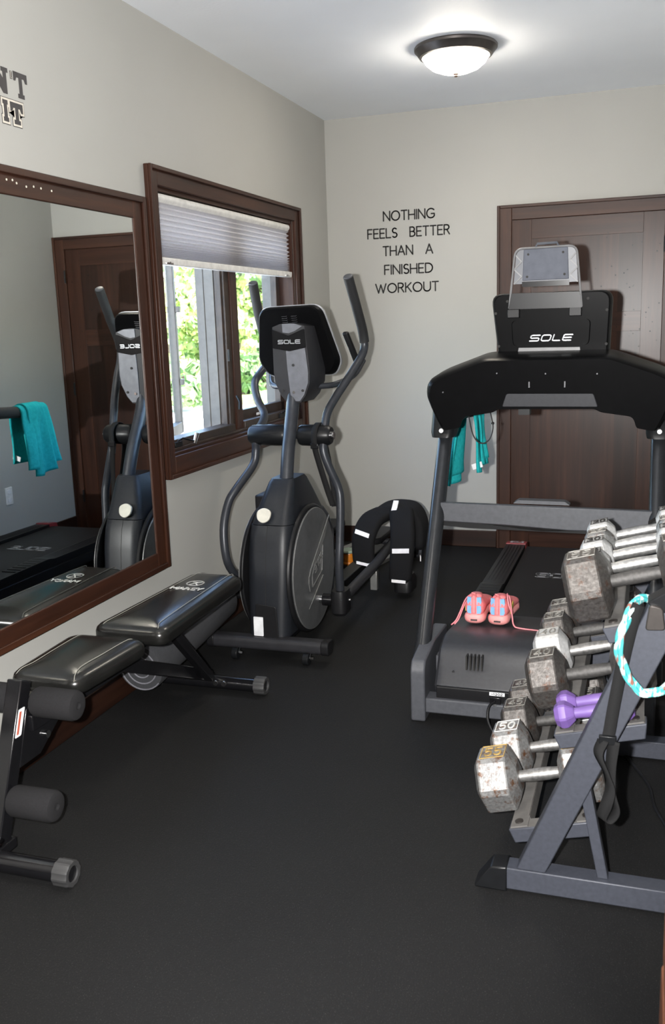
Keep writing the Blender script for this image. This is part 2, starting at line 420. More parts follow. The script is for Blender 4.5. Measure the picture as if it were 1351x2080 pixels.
def frame4(name, parent, x0, x1, y0, y1, z0, z1, w, wb=None, bead=.014, lip=.018):
    """picture-frame casing on the left wall with a raised outer bead; one mesh per side pair"""
    wb = wb or w
    for nm, mat, boxes in (
        (name+'_side', 'wood_z', (((x0, y0, z0), (x1, y0+w, z1)), ((x1, y0, z0), (x1+bead, y0+lip, z1)))),
        (name+'_side', 'wood_z', (((x0, y1-w, z0), (x1, y1, z1)), ((x1, y1-lip, z0), (x1+bead, y1, z1)))),
        (name+'_rail', 'wood_y', (((x0, y0+w, z0), (x1, y1-w, z0+wb)), ((x1, y0+lip, z0), (x1+bead, y1-lip, z0+lip)))),
        (name+'_rail', 'wood_y', (((x0, y0+w, z1-w), (x1, y1-w, z1)), ((x1, y0+lip, z1-lip), (x1+bead, y1-lip, z1))))):
        m = MB()
        for lo, hi in boxes: m.box(lo, hi)
        m.build(nm, mat, parent, bev=.003)
# window
win = thing('window_1', (0, -1.47, .82), kind='structure')
frame4('casing', win, 0, .020, -2.372, -.578, .822, 2.145, .078, .092)
for lo, hi, mm in (((-.12, OY0, OZ0), (.0, OY0+.02, OZ1), 'wood_z'), ((-.12, OY1-.02, OZ0), (0, OY1, OZ1), 'wood_z'), ((-.12, OY0+.02, OZ1-.02), (0, OY1-.02, OZ1), 'wood_y'), ((-.12, OY0+.02, OZ0), (.0, OY1-.02, OZ0+.022), 'wood_y')):
    MB().box(lo, hi).build('jamb', mm, win, bev=.002)
MYA, MYB = -1.475, -1.375
mb = MB().box((-.13, MYA+.02, OZ0), (-.052, MYB, OZ1))
mb.build('mullion', 'wood_z', win, bev=.003)
MB().box((-.12, MYA-.035, OZ0), (-.062, MYA+.02, OZ1)).box((-.10, MYA-.05, OZ0), (-.075, MYA-.035, OZ1)).build('stop', 'sash_brown', win, bev=.003)
MB().box((-.215, MYA-.04, OZ0-.02), (-.12, MYB+.005, OZ1)).box((-.22, MYA-.045, OZ0-.02), (-.175, MYA-.04, OZ1)).build('exterior_mullion', 'frame_alu', win, bev=.002)
MB().box((-.20, OY0, OZ0-.03), (-.13, OY1, OZ0+.0)).build('exterior_sill', 'frame_alu', win, bev=.002)
MB().box((-.20, OY1-.02, OZ0), (-.12, OY1+.02, OZ1)).build('exterior_jamb', 'frame_alu', win, bev=.002)
MB().box((-.125, OY0+.02, OZ0+.022), (-.04, MYA-.03, OZ0+.07)).box((-.125, MYB, OZ0+.022), (-.04, OY1-.02, OZ0+.07)).box((-.06, OY0+.02, OZ0+.02), (-.03, OY1-.02, OZ0+.035)).build('sill_track', 'sash_brown', win, bev=.004)
def sash(y0, y1, z0, z1, hinge, ang, mat):
    M = Matrix.Translation((-.10, hinge, 0)) @ Matrix.Rotation(math.radians(ang), 4, 'Z') @ Matrix.Translation((.10, -hinge, 0))
    t = .05
    m = MB()
    for lo, hi in (((-.125, y0, z0), (-.085, y0+t, z1)), ((-.125, y1-t, z0), (-.085, y1, z1)), ((-.125, y0, z0), (-.085, y1, z0+.06)), ((-.125, y0, z1-t), (-.085, y1, z1))):
        m.box(lo, hi, M)
    s = m.build('sash', mat, win, bev=.003)
    MB().box((-.108, y0+t-.01, z0+.05), (-.102, y1-t+.01, z1-t+.01), M).build('pane', 'window_glass', s)
    for zz in (z0+.25, z0+.62): MB().box((-.085, y1-.045 if hinge < -2 else y0+.01, zz), (-.065, y1-.0 if hinge < -2 else y0+.04, zz+.03), M).build('keeper', 'frame_alu', s, bev=.002)
sash(OY0+.025, MYA-.04, OZ0+.03, OZ1-.02, OY0+.025, 18, 'frame_alu')
sash(MYB+.005, OY1-.025, OZ0+.06, OZ1-.02, OY1-.025, -1.5, 'sash_brown')
for yy in (-2.16, -.86):                                     # casement cranks
    m = MB().box((-.06, yy-.035, OZ0+.035), (-.03, yy+.035, OZ0+.06))
    m.tube([(-.04, yy, OZ0+.06), (-.025, yy+.03, OZ0+.072), (-.0, yy+.10, OZ0+.05)], .005, 8)
    k = m.build('crank', 'black_satin', win, bev=.002)
    MB().tube([(-.0, yy+.095, OZ0+.040), (.006, yy+.115, OZ0+.085)], [.009, .012], 10).build('crank_knob', 'chrome', k)
MB().box((-.0845, -2.09, OZ0+.052), (-.083, -2.03, OZ0+.066)).box((-.0845, -1.12, OZ0+.076), (-.083, -1.07, OZ0+.09)).build('sticker', 'label_white', win)
MB().box((-.055, MYA-.052, 1.30), (-.045, MYA-.04, 1.36)).tube([(-.03, MYA-.02, 1.12), (-.01, MYA-.03, 1.09), (-.01, MYA-.035, 1.05)], .007, 8).build('latch', 'black_satin', win)

# blind
bl = thing('window_blind', (-.03, -1.48, OZ1-.02), 'pale grey pleated cellular blind half lowered over the wood-framed window', 'blind')
by0, by1 = OY0+.026, OY1-.026
prof = roundpoly([(-.055, 0), (-.055, -.038), (-.01, -.04), (0.006, -.02), (0, 0)], .008)
MB().prism([(u, w) for u, w in prof], (-.01, by0, OZ1-.024), (1, 0, 0), (0, 0, 1), (0, by1-by0, 0)).build('headrail', 'blind_rail', bl)
zt, zb = OZ1-.064, 1.778
pr = []; z = zt; k = 0
while z > zb:
    step = .0115 if (z-zb) > .12 else .0115*max(.32, (z-zb)/.12)
    pr.append((-.026 if k % 2 else -.008, z)); z -= step; k += 1
back = [(-.045, q[1]) for q in reversed(pr)]
MB().prism(pr+back, (0, by0+.008, 0), (1, 0, 0), (0, 0, 1), (0, by1-by0-.02, 0)).build('pleated_fabric', 'blind_fabric', bl, ang=20)
MB().prism(roundpoly([(-.045, 0), (-.045, -.03), (-.004, -.032), (-.002, 0)], .006), (0, by0, 1.779), (1, 0, 0), (0, 0, 1), (0, by1-by0, 0)).build('bottom_rail', 'blind_rail', bl)
for yy in (by0+.08, by1-.08): MB().box((-.004, yy-.03, 1.75), (.003, yy+.03, 1.757)).cyl((-.003, yy, 1.757), (.005, yy, 1.757), .005, seg=10).build('rail_clip', 'chrome', bl)

# door in the back wall
dr = thing('door_1', (1.63, 0, 0), kind='structure')
cx0, cx1, cz, cw = 1.100, W-.002, 2.142, .088
MB().box((cx0, -.020, 0), (cx0+cw, 0, cz)).box((cx0, -.030, 0), (cx0+.018, -.020, cz)).build('casing_side', 'wood_z', dr, bev=.003)
MB().box((cx1-cw, -.020, 0), (cx1, 0, cz)).box((cx1-.018, -.03, 0), (cx1, -.020, cz)).build('casing_side', 'wood_z', dr, bev=.003)
MB().box((cx0+cw, -.020, cz-cw), (cx1-cw, 0, cz)).box((cx0+.018, -.030, cz-.018), (cx1-.018, -.020, cz)).build('casing_head', 'wood_x', dr, bev=.003)
lx0, lx1, lz = cx0+cw, cx1-cw, cz-cw
for xa, xb in ((lx0, lx0+.118), (lx1-.118, lx1)): MB().box((xa, -.006, .01), (xb, .0, lz)).build('stile', 'wood_stile', dr, bev=.001)
for za, zb_ in ((lz-.115, lz), (1.372, 1.488), (.01, .22)): MB().box((lx0+.118, -.006, za), (lx1-.118, .0, zb_)).build('rail', 'wood_door_x', dr, bev=.001)
MB().box((lx0+.10, -.0015, .2), (lx1-.10, .001, 1.40)).build('lower_panel', 'wood_door_z', dr)
MB().box((lx0+.10, -.0015, 1.46), (lx1-.10, .001, lz-.10)).build('upper_panel', 'wood_door_z', dr)
for z in (.22, 1.02, 1.82): MB().cyl((lx1+.004, -.026, z), (lx1+.004, -.026, z+.09), .007, seg=12).build('hinge', 'black_satin', dr)
mb = MB()
random.seed(3)
for k in range(46):                                           # knots and dings on the door face
    x, z = random.uniform(1.66, 2.06), random.uniform(1.1, 1.95)
    r = random.uniform(.0022, .0045)
    mb.cyl((x, -.0068, z), (x, -.0055, z), r, seg=8)
mb.build('dings', 'black_satin', dr)
# open door standing along the right wall beside the camera
d2 = thing('door_2', (2.07, -5.0, 0), kind='structure')
MB().box((2.050, -5.42, .49), (2.092, -4.60, 2.03)).build('leaf', 'wood_red', d2, bev=.004)
MB().box((2.048, -5.42, .01), (2.094, -4.60, .478)).box((2.056, -5.42, .478), (2.088, -4.61, .49)).build('plinth', 'wood_red', d2, bev=.006)

# wall plates
pl = tag(MB().prism(rrect(.074, .118, .006), (W, -.78, .40), (0, 1, 0), (0, 0, 1), (-.006, 0, 0)).build('wall_outlet', 'white_plastic', bev=.002),
         'white outlet plate low on the right-hand wall, seen in the mirror', 'outlet')
for dz in (-.028, .028): MB().prism(rrect(.034, .028, .010, cy=dz), (W-.006, -.78, .40), (0, 1, 0), (0, 0, 1), (-.003, 0, 0)).build('socket', 'label_white', pl)
pl = tag(MB().prism(rrect(.074, .118, .006), (1.035, 0, 1.185), (1, 0, 0), (0, 0, 1), (0, -.006, 0)).build('light_switch', 'white_plastic', bev=.002),
         'white light switch plate on the back wall beside the door frame', 'light switch')
MB().prism(rrect(.034, .066, .003), (1.035, -.006, 1.185), (1, 0, 0), (0, 0, 1), (0, -.004, 0)).build('rocker', 'label_white', pl)

# wall lettering
q = thing('wall_lettering', (.55, 0, 1.65), 'black wall lettering about a finished workout on the back wall', 'wall lettering')
for s, xl, xr, z in (('NOTHING', .377, .704, 2.102), ('FEELS  BETTER', .271, .801, 1.998), ('THAN  A', .371, .693, 1.888), ('FINISHED', .378, .691, 1.772), ('WORKOUT', .316, .727, 1.657)):
    text(MB(), s, (xl, 0, z), (1, 0, 0), (0, 0, 1), .056, .0086, V(0, -.0012, 0), width=xr-xl, gap=.2, each=('ink_black', q))
def slab(ch, y0, y1, z0, z1, g=0.):
    """varsity block letter outline (polygon list) grown by g"""
    w = y1-y0; h = z1-z0; s = .017; b = .017
    if ch == 'T':
        P = [(0, h), (w, h), (w, h-b*1.7), (w-.010, h-b*1.7), (w-.016, h-b), (w/2+s/2, h-b), (w/2+s/2, b*.8), (w/2+s/2+.008, b*.8), (w/2+s/2+.008, 0), (w/2-s/2-.008, 0), (w/2-s/2-.008, b*.8), (w/2-s/2, b*.8), (w/2-s/2, h-b), (.016, h-b), (.010, h-b*1.7), (0, h-b*1.7)]
    elif ch == 'I':
        P = [(0, h), (w, h), (w, h-b*.8), (w/2+s/2, h-b*.8), (w/2+s/2, b*.8), (w, b*.8), (w, 0), (0, 0), (0, b*.8), (w/2-s/2, b*.8), (w/2-s/2, h-b*.8), (0, h-b*.8)]
    elif ch == 'N':
        P = [(0, h), (.026, h), (w-.026, .045), (w-.026, h-b*.8), (w-.034, h-b*.8), (w-.034, h), (w, h), (w, h-b*.8), (w-.009, h-b*.8), (w-.009, 0), (w-.03, 0), (.026, h-.045), (.026, b*.8), (.034, b*.8), (.034, 0), (0, 0), (0, b*.8), (.009, b*.8), (.009, h-b*.8), (0, h-b*.8)]
    else: P = [(0, h), (w, h), (w, 0), (0, 0)]
    cxy = [(y0+u, z0+v) for u, v in P]
    if not g: return cxy
    out = []; n = len(cxy)                                    # mitred offset (clockwise polygon)
    for i in range(n):
        p, a, c = Vector(cxy[i]), Vector(cxy[i-1]), Vector(cxy[(i+1) % n])
        e1, e2 = (p-a).normalized(), (c-p).normalized()
        n1, n2 = Vector((-e1.y, e1.x)), Vector((-e2.y, e2.x)); k = (n1+n2)
        k = k/max(.35, 1+n1.dot(n2)); out.append(tuple(p+k*g))
    return out
q = thing('wall_letters', (0, -3.2, 2.14), 'dark varsity block letters high on the left wall above the mirror', 'wall lettering')
def lay(parent, name, mat, polys, d):
    m = MB()
    for P in polys: m.prism(P, (0, 0, 0), (0, 1, 0), (0, 0, 1), (d, 0, 0))
    return m.build(name, mat, parent)
n1 = [slab('N', -3.307, -3.220, 2.236, 2.316)]; t1 = [slab('T', -3.192, -3.120, 2.236, 2.316)]
lay(q, 'letter', 'ink_brown', n1, .0012); lay(q, 'letter', 'ink_brown', t1, .0012)
for ch, a, b_, z0, z1 in (('I', -3.262, -3.236, 2.149, 2.216), ('T', -3.224, -3.158, 2.149, 2.216), ("'", -3.205, -3.201, 2.292, 2.309)):
    o = .0085 if ch != "'" else .0035
    s = lay(q, 'letter', 'ink_brown', [slab(ch, a, b_, z0, z1, o)], .0010)
    lay(s, 'letter_inline', 'ink_cream', [slab(ch, a, b_, z0, z1, o-.0022)], .0016)
    lay(s, 'letter_fill', 'ink_brown', [slab(ch, a, b_, z0, z1, 0)], .0022)

# ceiling lamp
def ceiling_lamp(lc, label):
    L = thing('ceiling_light', lc, label, 'ceiling light', 'ceiling lights')
    MB().lathe(lc, (0, 0, -1), [(.01, 0), (.192, 0), (.197, .006), (.196, .016), (.186, .026), (.172, .046), (.160, .05), (.158, .03), (.01, .03)], 48).build('rim', 'fixture_metal', L)
    MB().lathe(lc+V(0, 0, -.04), (0, 0, -1), [(.01, -.005), (.158, 0), (.156, .012), (.142, .034), (.112, .058), (.07, .074), (.02, .080), (.001, .080)], 48).build('glass_bowl', 'lamp_glass', L)
    MB().lathe(lc+V(0, 0, -.115), (0, 0, -1), [(.002, 0), (.013, .002), (.014, .009), (.008, .013), (.010, .017), (.006, .022), (.001, .023)], 20).build('finial', 'finial', L)
ceiling_lamp(V(1.09, -1.26, H), 'round flush-mount ceiling light with frosted glass bowl and dark bronze rim')
ceiling_lamp(V(1.09, -4.75, H), 'added flush-mount ceiling light nearer the entrance, out of view, for warm ambient fill')  # unseen second fixture, added to supply warm ambient light

# mirror
mr = thing('wall_mirror', (0, -3.4, .46), 'large wall mirror in dark stained wood frame to the left of the window', 'mirror')
frame4('frame', mr, 0, .046, -4.32, -2.468, .460, 1.997, .088, .078, bead=.012, lip=.024)
MB().box((.03, -4.24, .53), (XM, -2.55, 1.92)).build('mirror_glass', 'mirror_glass', mr)
for y, z in ((-3.34, 1.985-.03), (-3.31, 1.957), (-3.29, 1.95), (-3.24, 1.945), (-3.2, 1.95), (-3.16, 1.949), (-3.10, 1.948)): MB().cyl((.045, y, z), (.047, y, z), .004, seg=6).build('paint_chip', 'badge', mr)

# ------------------------------------------------------------------ elliptical trainer
E = .43
el = thing('elliptical_trainer', (E, -1.4, 0), 'black and grey elliptical trainer with swing handles under the window', 'elliptical trainer')
bz = .075
MB().prism(rrect(.075, .058, .02), (.165, -2.285, bz), (0, 1, 0), (0, 0, 1), (.515, 0, 0)).build('front_crossbar', 'cover_dark', el)
MB().prism(rrect(.080, .064, .022), (.680, -2.285, bz), (0, 1, 0), (0, 0, 1), (.035, 0, 0)).build('end_cap', 'black_plastic', el, bev=.004)
MB().prism(rrect(.080, .064, .022), (.130, -2.285, bz), (0, 1, 0), (0, 0, 1), (.035, 0, 0)).build('end_cap', 'black_plastic', el, bev=.004)
for x in (.275, .615):
    MB().cyl((x-.014, -2.325, .028), (x+.014, -2.325, .028), .027, seg=20).beam((x, -2.325, .028), (x, -2.30, .06), .036, .012).build('transport_wheel', 'black_satin', el, bev=.003)
    MB().cyl((x+.02, -2.325, .032), (x+.034, -2.325, .032), .009, seg=6).build('axle_bolt', 'chrome', el)
MB().box((E-.04, -2.27, .04), (E+.04, -.42, .10)).build('main_beam', 'black_satin', el, bev=.006)
MB().prism(rrect(.07, .055, .02), (E-.27, -.42, .045), (0, 1, 0), (0, 0, 1), (.54, 0, 0)).build('rear_crossbar', 'cover_dark', el)
for x in (.262, .612):
    MB().beam((x, -1.25, .175), (x, -.27, .065), .05, .022).beam((x, -1.22, .15), (x, -1.22, .03), .04, .03).build('roller_track', 'alu', el, bev=.004)
# shroud: stacked rounded sections
def sect(z, hw, yf, yb, r, cxx=.415, n=5):
    return [V(cxx+u, (yf+yb)/2+w, z) for u, w in rrect(2*hw, abs(yb-yf), r, n)]
S1 = [(.085, .088, -2.275, -1.62, .05), (.10, .098, -2.285, -1.60, .05), (.30, .106, -2.265, -1.56, .055), (.46, .108, -2.245, -1.58, .055), (.55, .104, -2.225, -1.64, .052), (.595, .100, -2.205, -1.70, .05)]
MB().rings([sect(*a) for a in S1]).build('lower_shroud', 'shroud_plastic', el, ang=30)
S2 = [(.598, .098, -2.203, -1.72, .046, .417), (.64, .090, -2.18, -1.76, .042, .42), (.70, .078, -2.148, -1.82, .036, .428), (.775, .062, -2.108, -1.90, .028, .438), (.790, .055, -2.095, -1.92, .026, .44)]
MB().rings([sect(*a) for a in S2]).build('upper_shroud', 'shroud_plastic', el, ang=30)
MB().tube([(.408, a[2]-.0003, a[0]) for a in S1], .0012, 6).build('seam', 'ink_black', el)
MB().prism(roundpoly([(-.055, 0), (.058, 0), (.05, .145), (-.05, .155)], .012), (.415, -2.284, .10), (1, 0, 0), (0, .02, 1), (0, -.006, 0)).build('service_panel', 'black_plastic', el, bev=.003)
MB().prism(rrect(.046, .088, .003), (.378, -2.2885, .150), (1, 0, 0), (0, .02, 1), (0, -.0035, 0)).build('rating_label', 'label_white', el)
b = MB().prism(roundpoly([(-.036, .018), (0, .034), (.036, .018), (.030, -.02), (0, -.036), (-.030, -.02)], .03), (.392, -2.197, .640), (1, 0, 0), (0, .42, 1), (0, -.012, .004)); b.build('badge', 'badge', el, bev=.003)
# disc side housings
for sgn, xo in ((1, .518), (-1, .312)):
    MB().cyl((xo, -1.985, .352), (xo+sgn*.020, -1.985, .352), .305, .298, 64).build('disc_housing', 'black_plastic', el, bev=.006)
    dd = MB().lathe((xo+sgn*.020, -1.985, .350), (sgn, 0, 0), [(.002, 0), (.284, 0), (.287, .004), (.283, .009), (.19, .013), (.06, .014), (.001, .014)], 72).build('crank_disc', 'disc_grey', el)
    rim = MB().tube([(xo+sgn*.027, -1.985+.284*math.cos(a), .350+.284*math.sin(a)) for a in [2*PI*k/72 for k in range(72)]], .0018, 6, closed=True).build('rim', 'disc_light', dd)
dx = .5532
dl = MB().prism([(-.105, -.015), (-.085, .012), (.20, .215), (.13, .125)], (dx, -1.985, .350), (0, 1, 0), (0, 0, 1), (.004, 0, 0))
dl.prism([(-.12, -.165), (.075, -.075), (.088, -.055)], (dx, -1.985, .350), (0, 1, 0), (0, 0, 1), (.003, 0, 0))
dl.stroke([(-.105, -.015), (-.108, -.05), (-.098, -.085)], .006, (dx, -1.985, .350), (0, 1, 0), (0, 0, 1), V(.003, 0, 0))
dl.stroke([(-.06, -.02), (-.06, -.07)], .004, (dx, -1.985, .350), (0, 1, 0), (0, 0, 1), V(.003, 0, 0))
dl.stroke([(-.06, -.075), (.075, -.03), (.10, .09), (.06, .105), (-.058, -.015)], .0028, (dx, -1.985, .350), (0, 1, 0), (0, 0, 1), V(.003, 0, 0))
dl.build('disc_accent', 'disc_light', dd)
ca, sa = math.cos(math.radians(205)), math.sin(math.radians(205))
text(MB(), 'sole', (dx, -1.985+.075, .350+.062), (0, ca, sa), (0, sa*-1, ca), .036, .0045, V(.003, 0, 0), width=.115, gap=.3).build('disc_lettering', 'disc_light', dd)
# crank pins and knuckles
for sgn, xo, ky, kz, kx in ((1, .548, -1.94, .185, .655), (-1, .282, -2.03, .27, .195)):
    MB().cyl((xo, ky, kz), (xo+sgn*.028, ky, kz), .020, seg=20).build('crank_collar', 'chrome', el)
    MB().tube([(xo+sgn*.02, ky, kz), (kx, ky, kz)], .030, 18).build('crank_sleeve', 'black_gloss', el)
    kn = MB().rings([[V(kx+u, ky+w, kz+h) for u, w in rrect(.078*f, .115*f, .03*f, 4)] for h, f in ((-.065, .75), (-.05, .98), (.03, 1.), (.055, .92))]).build('knuckle', 'black_plastic', el)
    MB().cyl((kx+sgn*.038, ky+.02, kz), (kx+sgn*.043, ky+.02, kz), .007, seg=10).build('bolt', 'steel', kn)
    MB().cyl((kx+.02*sgn, ky-.058, kz+.02), (kx+.02*sgn, ky-.061, kz+.02), .005, seg=8).build('bolt', 'steel', kn)
    ye, ze = (-.93, .245) if sgn > 0 else (-1.02, .30)
    MB().tube([(kx, ky+.03, kz), (kx, -1.35, kz+.02), (kx, ye, ze)], .026, 14).build('pedal_arm', 'cover_dark', el)
    MB().cyl((kx-sgn*.01, ye-.03, ze), (kx-sgn*.15, ye-.03, ze), .017).cyl((kx-sgn*.045, ye-.03, ze), (kx-sgn*.055, ye-.03, ze), .021).build('pedal_axle', 'cover_dark', el)
    px = E+sgn*.13
    mb = MB().rings([[V(px+u, ye-.06+w, ze+h) for u, w in rrect(.135*f, .34*f, .05*f, 4)] for h, f in ((.02, .94), (.028, 1), (.05, 1), (.056, .96))])
    mb.build('foot_pedal', 'black_plastic', el)
    MB().cyl((px+.12*sgn, -.62, .12 if sgn > 0 else .11), (px+.155*sgn, -.62, .12 if sgn > 0 else .11), .035).build('roller_wheel', 'black_satin', el)
    MB().rings([[V(px+sgn*.215+u, -1.17+w, z) for u, w in rrect(.10*f, .16*f, .03*f)] for z, f in ((.03, 1), (.09, 1), (.115, .8))]).build('track_cover', 'black_plastic', el)
MB().rings([[V(.275+u, -1.86+w, z) for u, w in rrect(.085, .16, .02)] for z in (.565, .68)]).build('side_cover', 'black_plastic', el, bev=.008)
# mast
mast = smooth([(.452, -2.07, .74), (.446, -2.01, .90), (.440, -1.945, 1.02), (.437, -1.905, 1.10), (.436, -1.88, 1.20)], 5)
MB().tube(mast, .031, 20).build('mast', 'tube_grey', el)
# handle pivot
MB().cyl((.22, -1.93, .970), (.645, -1.93, .970), .018).build('pivot_shaft', 'steel', el)
for a, c in ((.228, .412), (.478, .632)):
    xs = [a, a+.012, (a+c)/2, c-.012, c]; rs = [.038, .046, .050, .049, .044]
    if a > .4: rs = rs[::-1]
    MB().tube([(x, -1.93, .970) for x in xs], rs, 28).build('pivot_sleeve', 'black_satin', el)
# swing handles
HR = [(.692, -1.795, 1.676), (.702, -1.700, 1.53), (.706, -1.625, 1.415), (.704, -1.625, 1.335), (.672, -1.725, 1.24), (.625, -1.845, 1.13), (.602, -1.90, 1.06), (.597, -1.93, .97), (.597, -1.95, .90), (.622, -1.945, .82), (.655, -1.93, .73), (.666, -1.935, .66), (.664, -1.95, .50), (.660, -1.965, .36), (.656, -1.945, .20)]
HL = [(.180, -1.70, 1.672), (.170, -1.62, 1.52), (.160, -1.49, 1.31), (.150, -1.56, 1.255), (.148, -1.66, 1.20), (.178, -1.71, 1.12), (.232, -1.76, 1.04), (.256, -1.93, .97), (.256, -1.94, .90), (.246, -1.96, .83), (.198, -2.05, .735), (.168, -2.09, .67), (.160, -2.14, .55), (.176, -2.15, .40), (.195, -2.06, .29)]
for H_, g in ((HR, 2), (HL, 2)):
    P = smooth(H_, 5); k = g*5+1
    MB().tube(P[k-1:], .0195, 16).build('swing_handle', 'tube_grey', el)
    gr = MB().tube([P[0]+(P[0]-P[1]).normalized()*.004]+P[:k+2], .0235, 16).build('handle_grip', 'foam_black', el)
    d = (P[0]-P[1]).normalized()
    MB().lathe(P[0]+d*.002, d, [(.001, 0), (.022, 0), (.021, .006), (.015, .009), (.001, .008)], 20).build('grip_cap', 'machine_grey', gr)
# console
co = MB()
tl = .14                                                       # display leans back
def cp(u, v, w): return V(.424+u, -1.885+.42*(1.54-v)+w, v)  # u across, v height, w depth (+y to the user)
def loft2(polyA, polyB, wA, wB):
    return [[cp(u, v, wA) for u, v in polyA], [cp(u, v, wB) for u, v in polyB]]
outline = roundpoly([(-.150, 1.555), (.150, 1.562), (.205, 1.30), (.165, 1.235), (-.165, 1.230), (-.205, 1.30)], [.05, .05, .03, .03, .03, .03], 5)
shr = lambda P, f: [(u*f, 1.40+(v-1.40)*f) for u, v in P]
con = MB().rings([[cp(u, v, w) for u, v in shr(outline, f)] for w, f in ((.0, .93), (.010, .97), (.045, 1.0))]).build('console', 'bar_black', el)
MB().rings([[cp(u, v, w) for u, v in shr(outline, f)] for w, f in ((.045, 1.0), (.047, 1.025), (.060, 1.025), (.068, .99), (.070, .95))]).build('console_bezel', 'silver_plastic', con)
MB().prism(rrect(.22, .12, .01, cy=0), cp(0, 1.44, .069), (1, 0, 0), (0, -.387, .922), V(0, .004, .002)).build('display', 'black_gloss', con)
mb = MB()
for i in range(7):
    for s in (-1, 1): mb.stroke([(0, 0), (.022, 0), (.026, .002)], .0025, cp(-.035 if s < 0 else .012, 1.512-.009*i, -.0015), (1, 0, 0), (0, -.387, .922), V(0, -.002, 0))
mb.build('speaker_slot', 'cover_dark', con)
# rear cover (shield)
def shp(f, w0): return [(u*f, v) for u, v in w0]
sh = [(-.078, 1.465), (-.04, 1.478), (0, 1.482), (.04, 1.478), (.078, 1.465), (.084, 1.36), (.088, 1.26), (.084, 1.21), (.060, 1.152), (.034, 1.120), (-.034, 1.120), (-.060, 1.152), (-.084, 1.21), (-.088, 1.26), (-.084, 1.36)]
sv = MB().rings([[V(.448+u*f, y+.10*(1.3-v), v) for u, v in sh] for y, f in ((-1.775, 1.25), (-1.83, 1.2), (-1.925, 1.03), (-1.932, 1.0))], True).build('rear_cover', 'cover_dark', el, ang=30)
def onshield(P, d=.004): return MB().rings([[V(.448+u, -1.933+.10*(1.3-v)-k, v) for u, v in P] for k in (0, d)])
onshield([(-.018, 1.365), (.074, 1.372), (.082, 1.26), (.078, 1.21), (.055, 1.155), (.032, 1.126), (-.010, 1.126), (-.014, 1.20), (-.018, 1.28)]).build('cover_stripe', 'console_silver', sv)
onshield(roundpoly([(-.080, 1.37), (-.078, 1.455), (0, 1.425), (.078, 1.455), (.080, 1.37), (0, 1.355)], .006), .007).build('logo_band', 'black_gloss', sv)
onshield([(-.028, 1.44), (-.028, 1.478), (.03, 1.478), (.068, 1.466), (.03, 1.445), (0, 1.436)], .003).build('cap_highlight', 'console_silver', sv)
text(MB(), 'sole', (.448-.050, -1.941-.010, 1.390), (1, 0, 0), (0, -.1, 1), .016, .0042, V(0, -.002, 0), width=.105, gap=.3).build('logo_lettering', 'silver_logo', sv)
for u, v in ((.012, 1.292), (-.048, 1.175), (.050, 1.175)):
    MB().cyl(V(.448+u, -1.938+.1*(1.3-v), v), V(.448+u, -1.941+.1*(1.3-v), v), .006, seg=14).build('screw_hole', 'ink_black', sv)
MB().cyl((.448+.006, -1.938+.013, 1.168), (.448+.006, -1.943+.013, 1.168), .006, seg=14).build('screw', 'chrome', sv)
# fixed hand bars on the console
for s in (1, -1):
    P = smooth([(.436+s*.09, -1.80, 1.185), (.436+s*.16, -1.74, 1.19), (.436+s*.215, -1.62, 1.225), (.436+s*.235, -1.52, 1.29)], 5)
    MB().tube(P, .014, 12).build('hand_bar', 'tube_grey', el)
    MB().beam((.436+s*.222, -1.56, 1.27), (.436+s*.19, -1.66, 1.43), .03, .022).build('pulse_grip', 'black_plastic', el, bev=.006)

# webbing strap hung over the right pivot sleeve
def ribbon(pts, w, wd, name, mat, parent=None, th=.0022, n=8):
    P = smooth(pts, n); k = len(P); ws = wd
    m = MB(); o = []
    for i, p in enumerate(P):
        t = i/(k-1); j = t*(len(ws)-1); a = int(min(j, len(ws)-2)); d = (Vector(ws[a]).lerp(Vector(ws[a+1]), j-a)).normalized()
        o += [p-d*w/2, p+d*w/2]
    m.v = o; m.f = [[2*i, 2*i+1, 2*i+3, 2*i+2] for i in range(k-1)]
    return m.build(name, mat, parent, solid=th, ang=80)
st = thing('webbing_strap', (.56, -1.95, .97), 'black webbing strap with buckle hanging from the elliptical pivot sleeve', 'strap')
ribbon([(.575, -1.865, .93), (.573, -1.875, 1.005), (.571, -1.93, 1.027), (.569, -1.985, 1.0), (.568, -1.993, .95), (.572, -1.985, .90), (.592, -1.965, .80), (.612, -1.94, .70), (.628, -1.93, .64)], .028, [(1, 0, 0), (1, 0, 0), (1, 0, 0), (1, .1, .1), (.8, .6, 0)], 'webbing', 'web_black', st)
ribbon([(.575, -1.865, .93), (.588, -1.86, .85), (.605, -1.865, .76), (.622, -1.885, .68), (.632, -1.92, .635)], .028, [(1, 0, 0), (.9, .3, 0), (.8, .6, 0)], 'webbing', 'web_black', st)
MB().box((.551, -1.999, .915), (.588, -1.986, .940)).build('buckle', 'black_gloss', st, bev=.003)

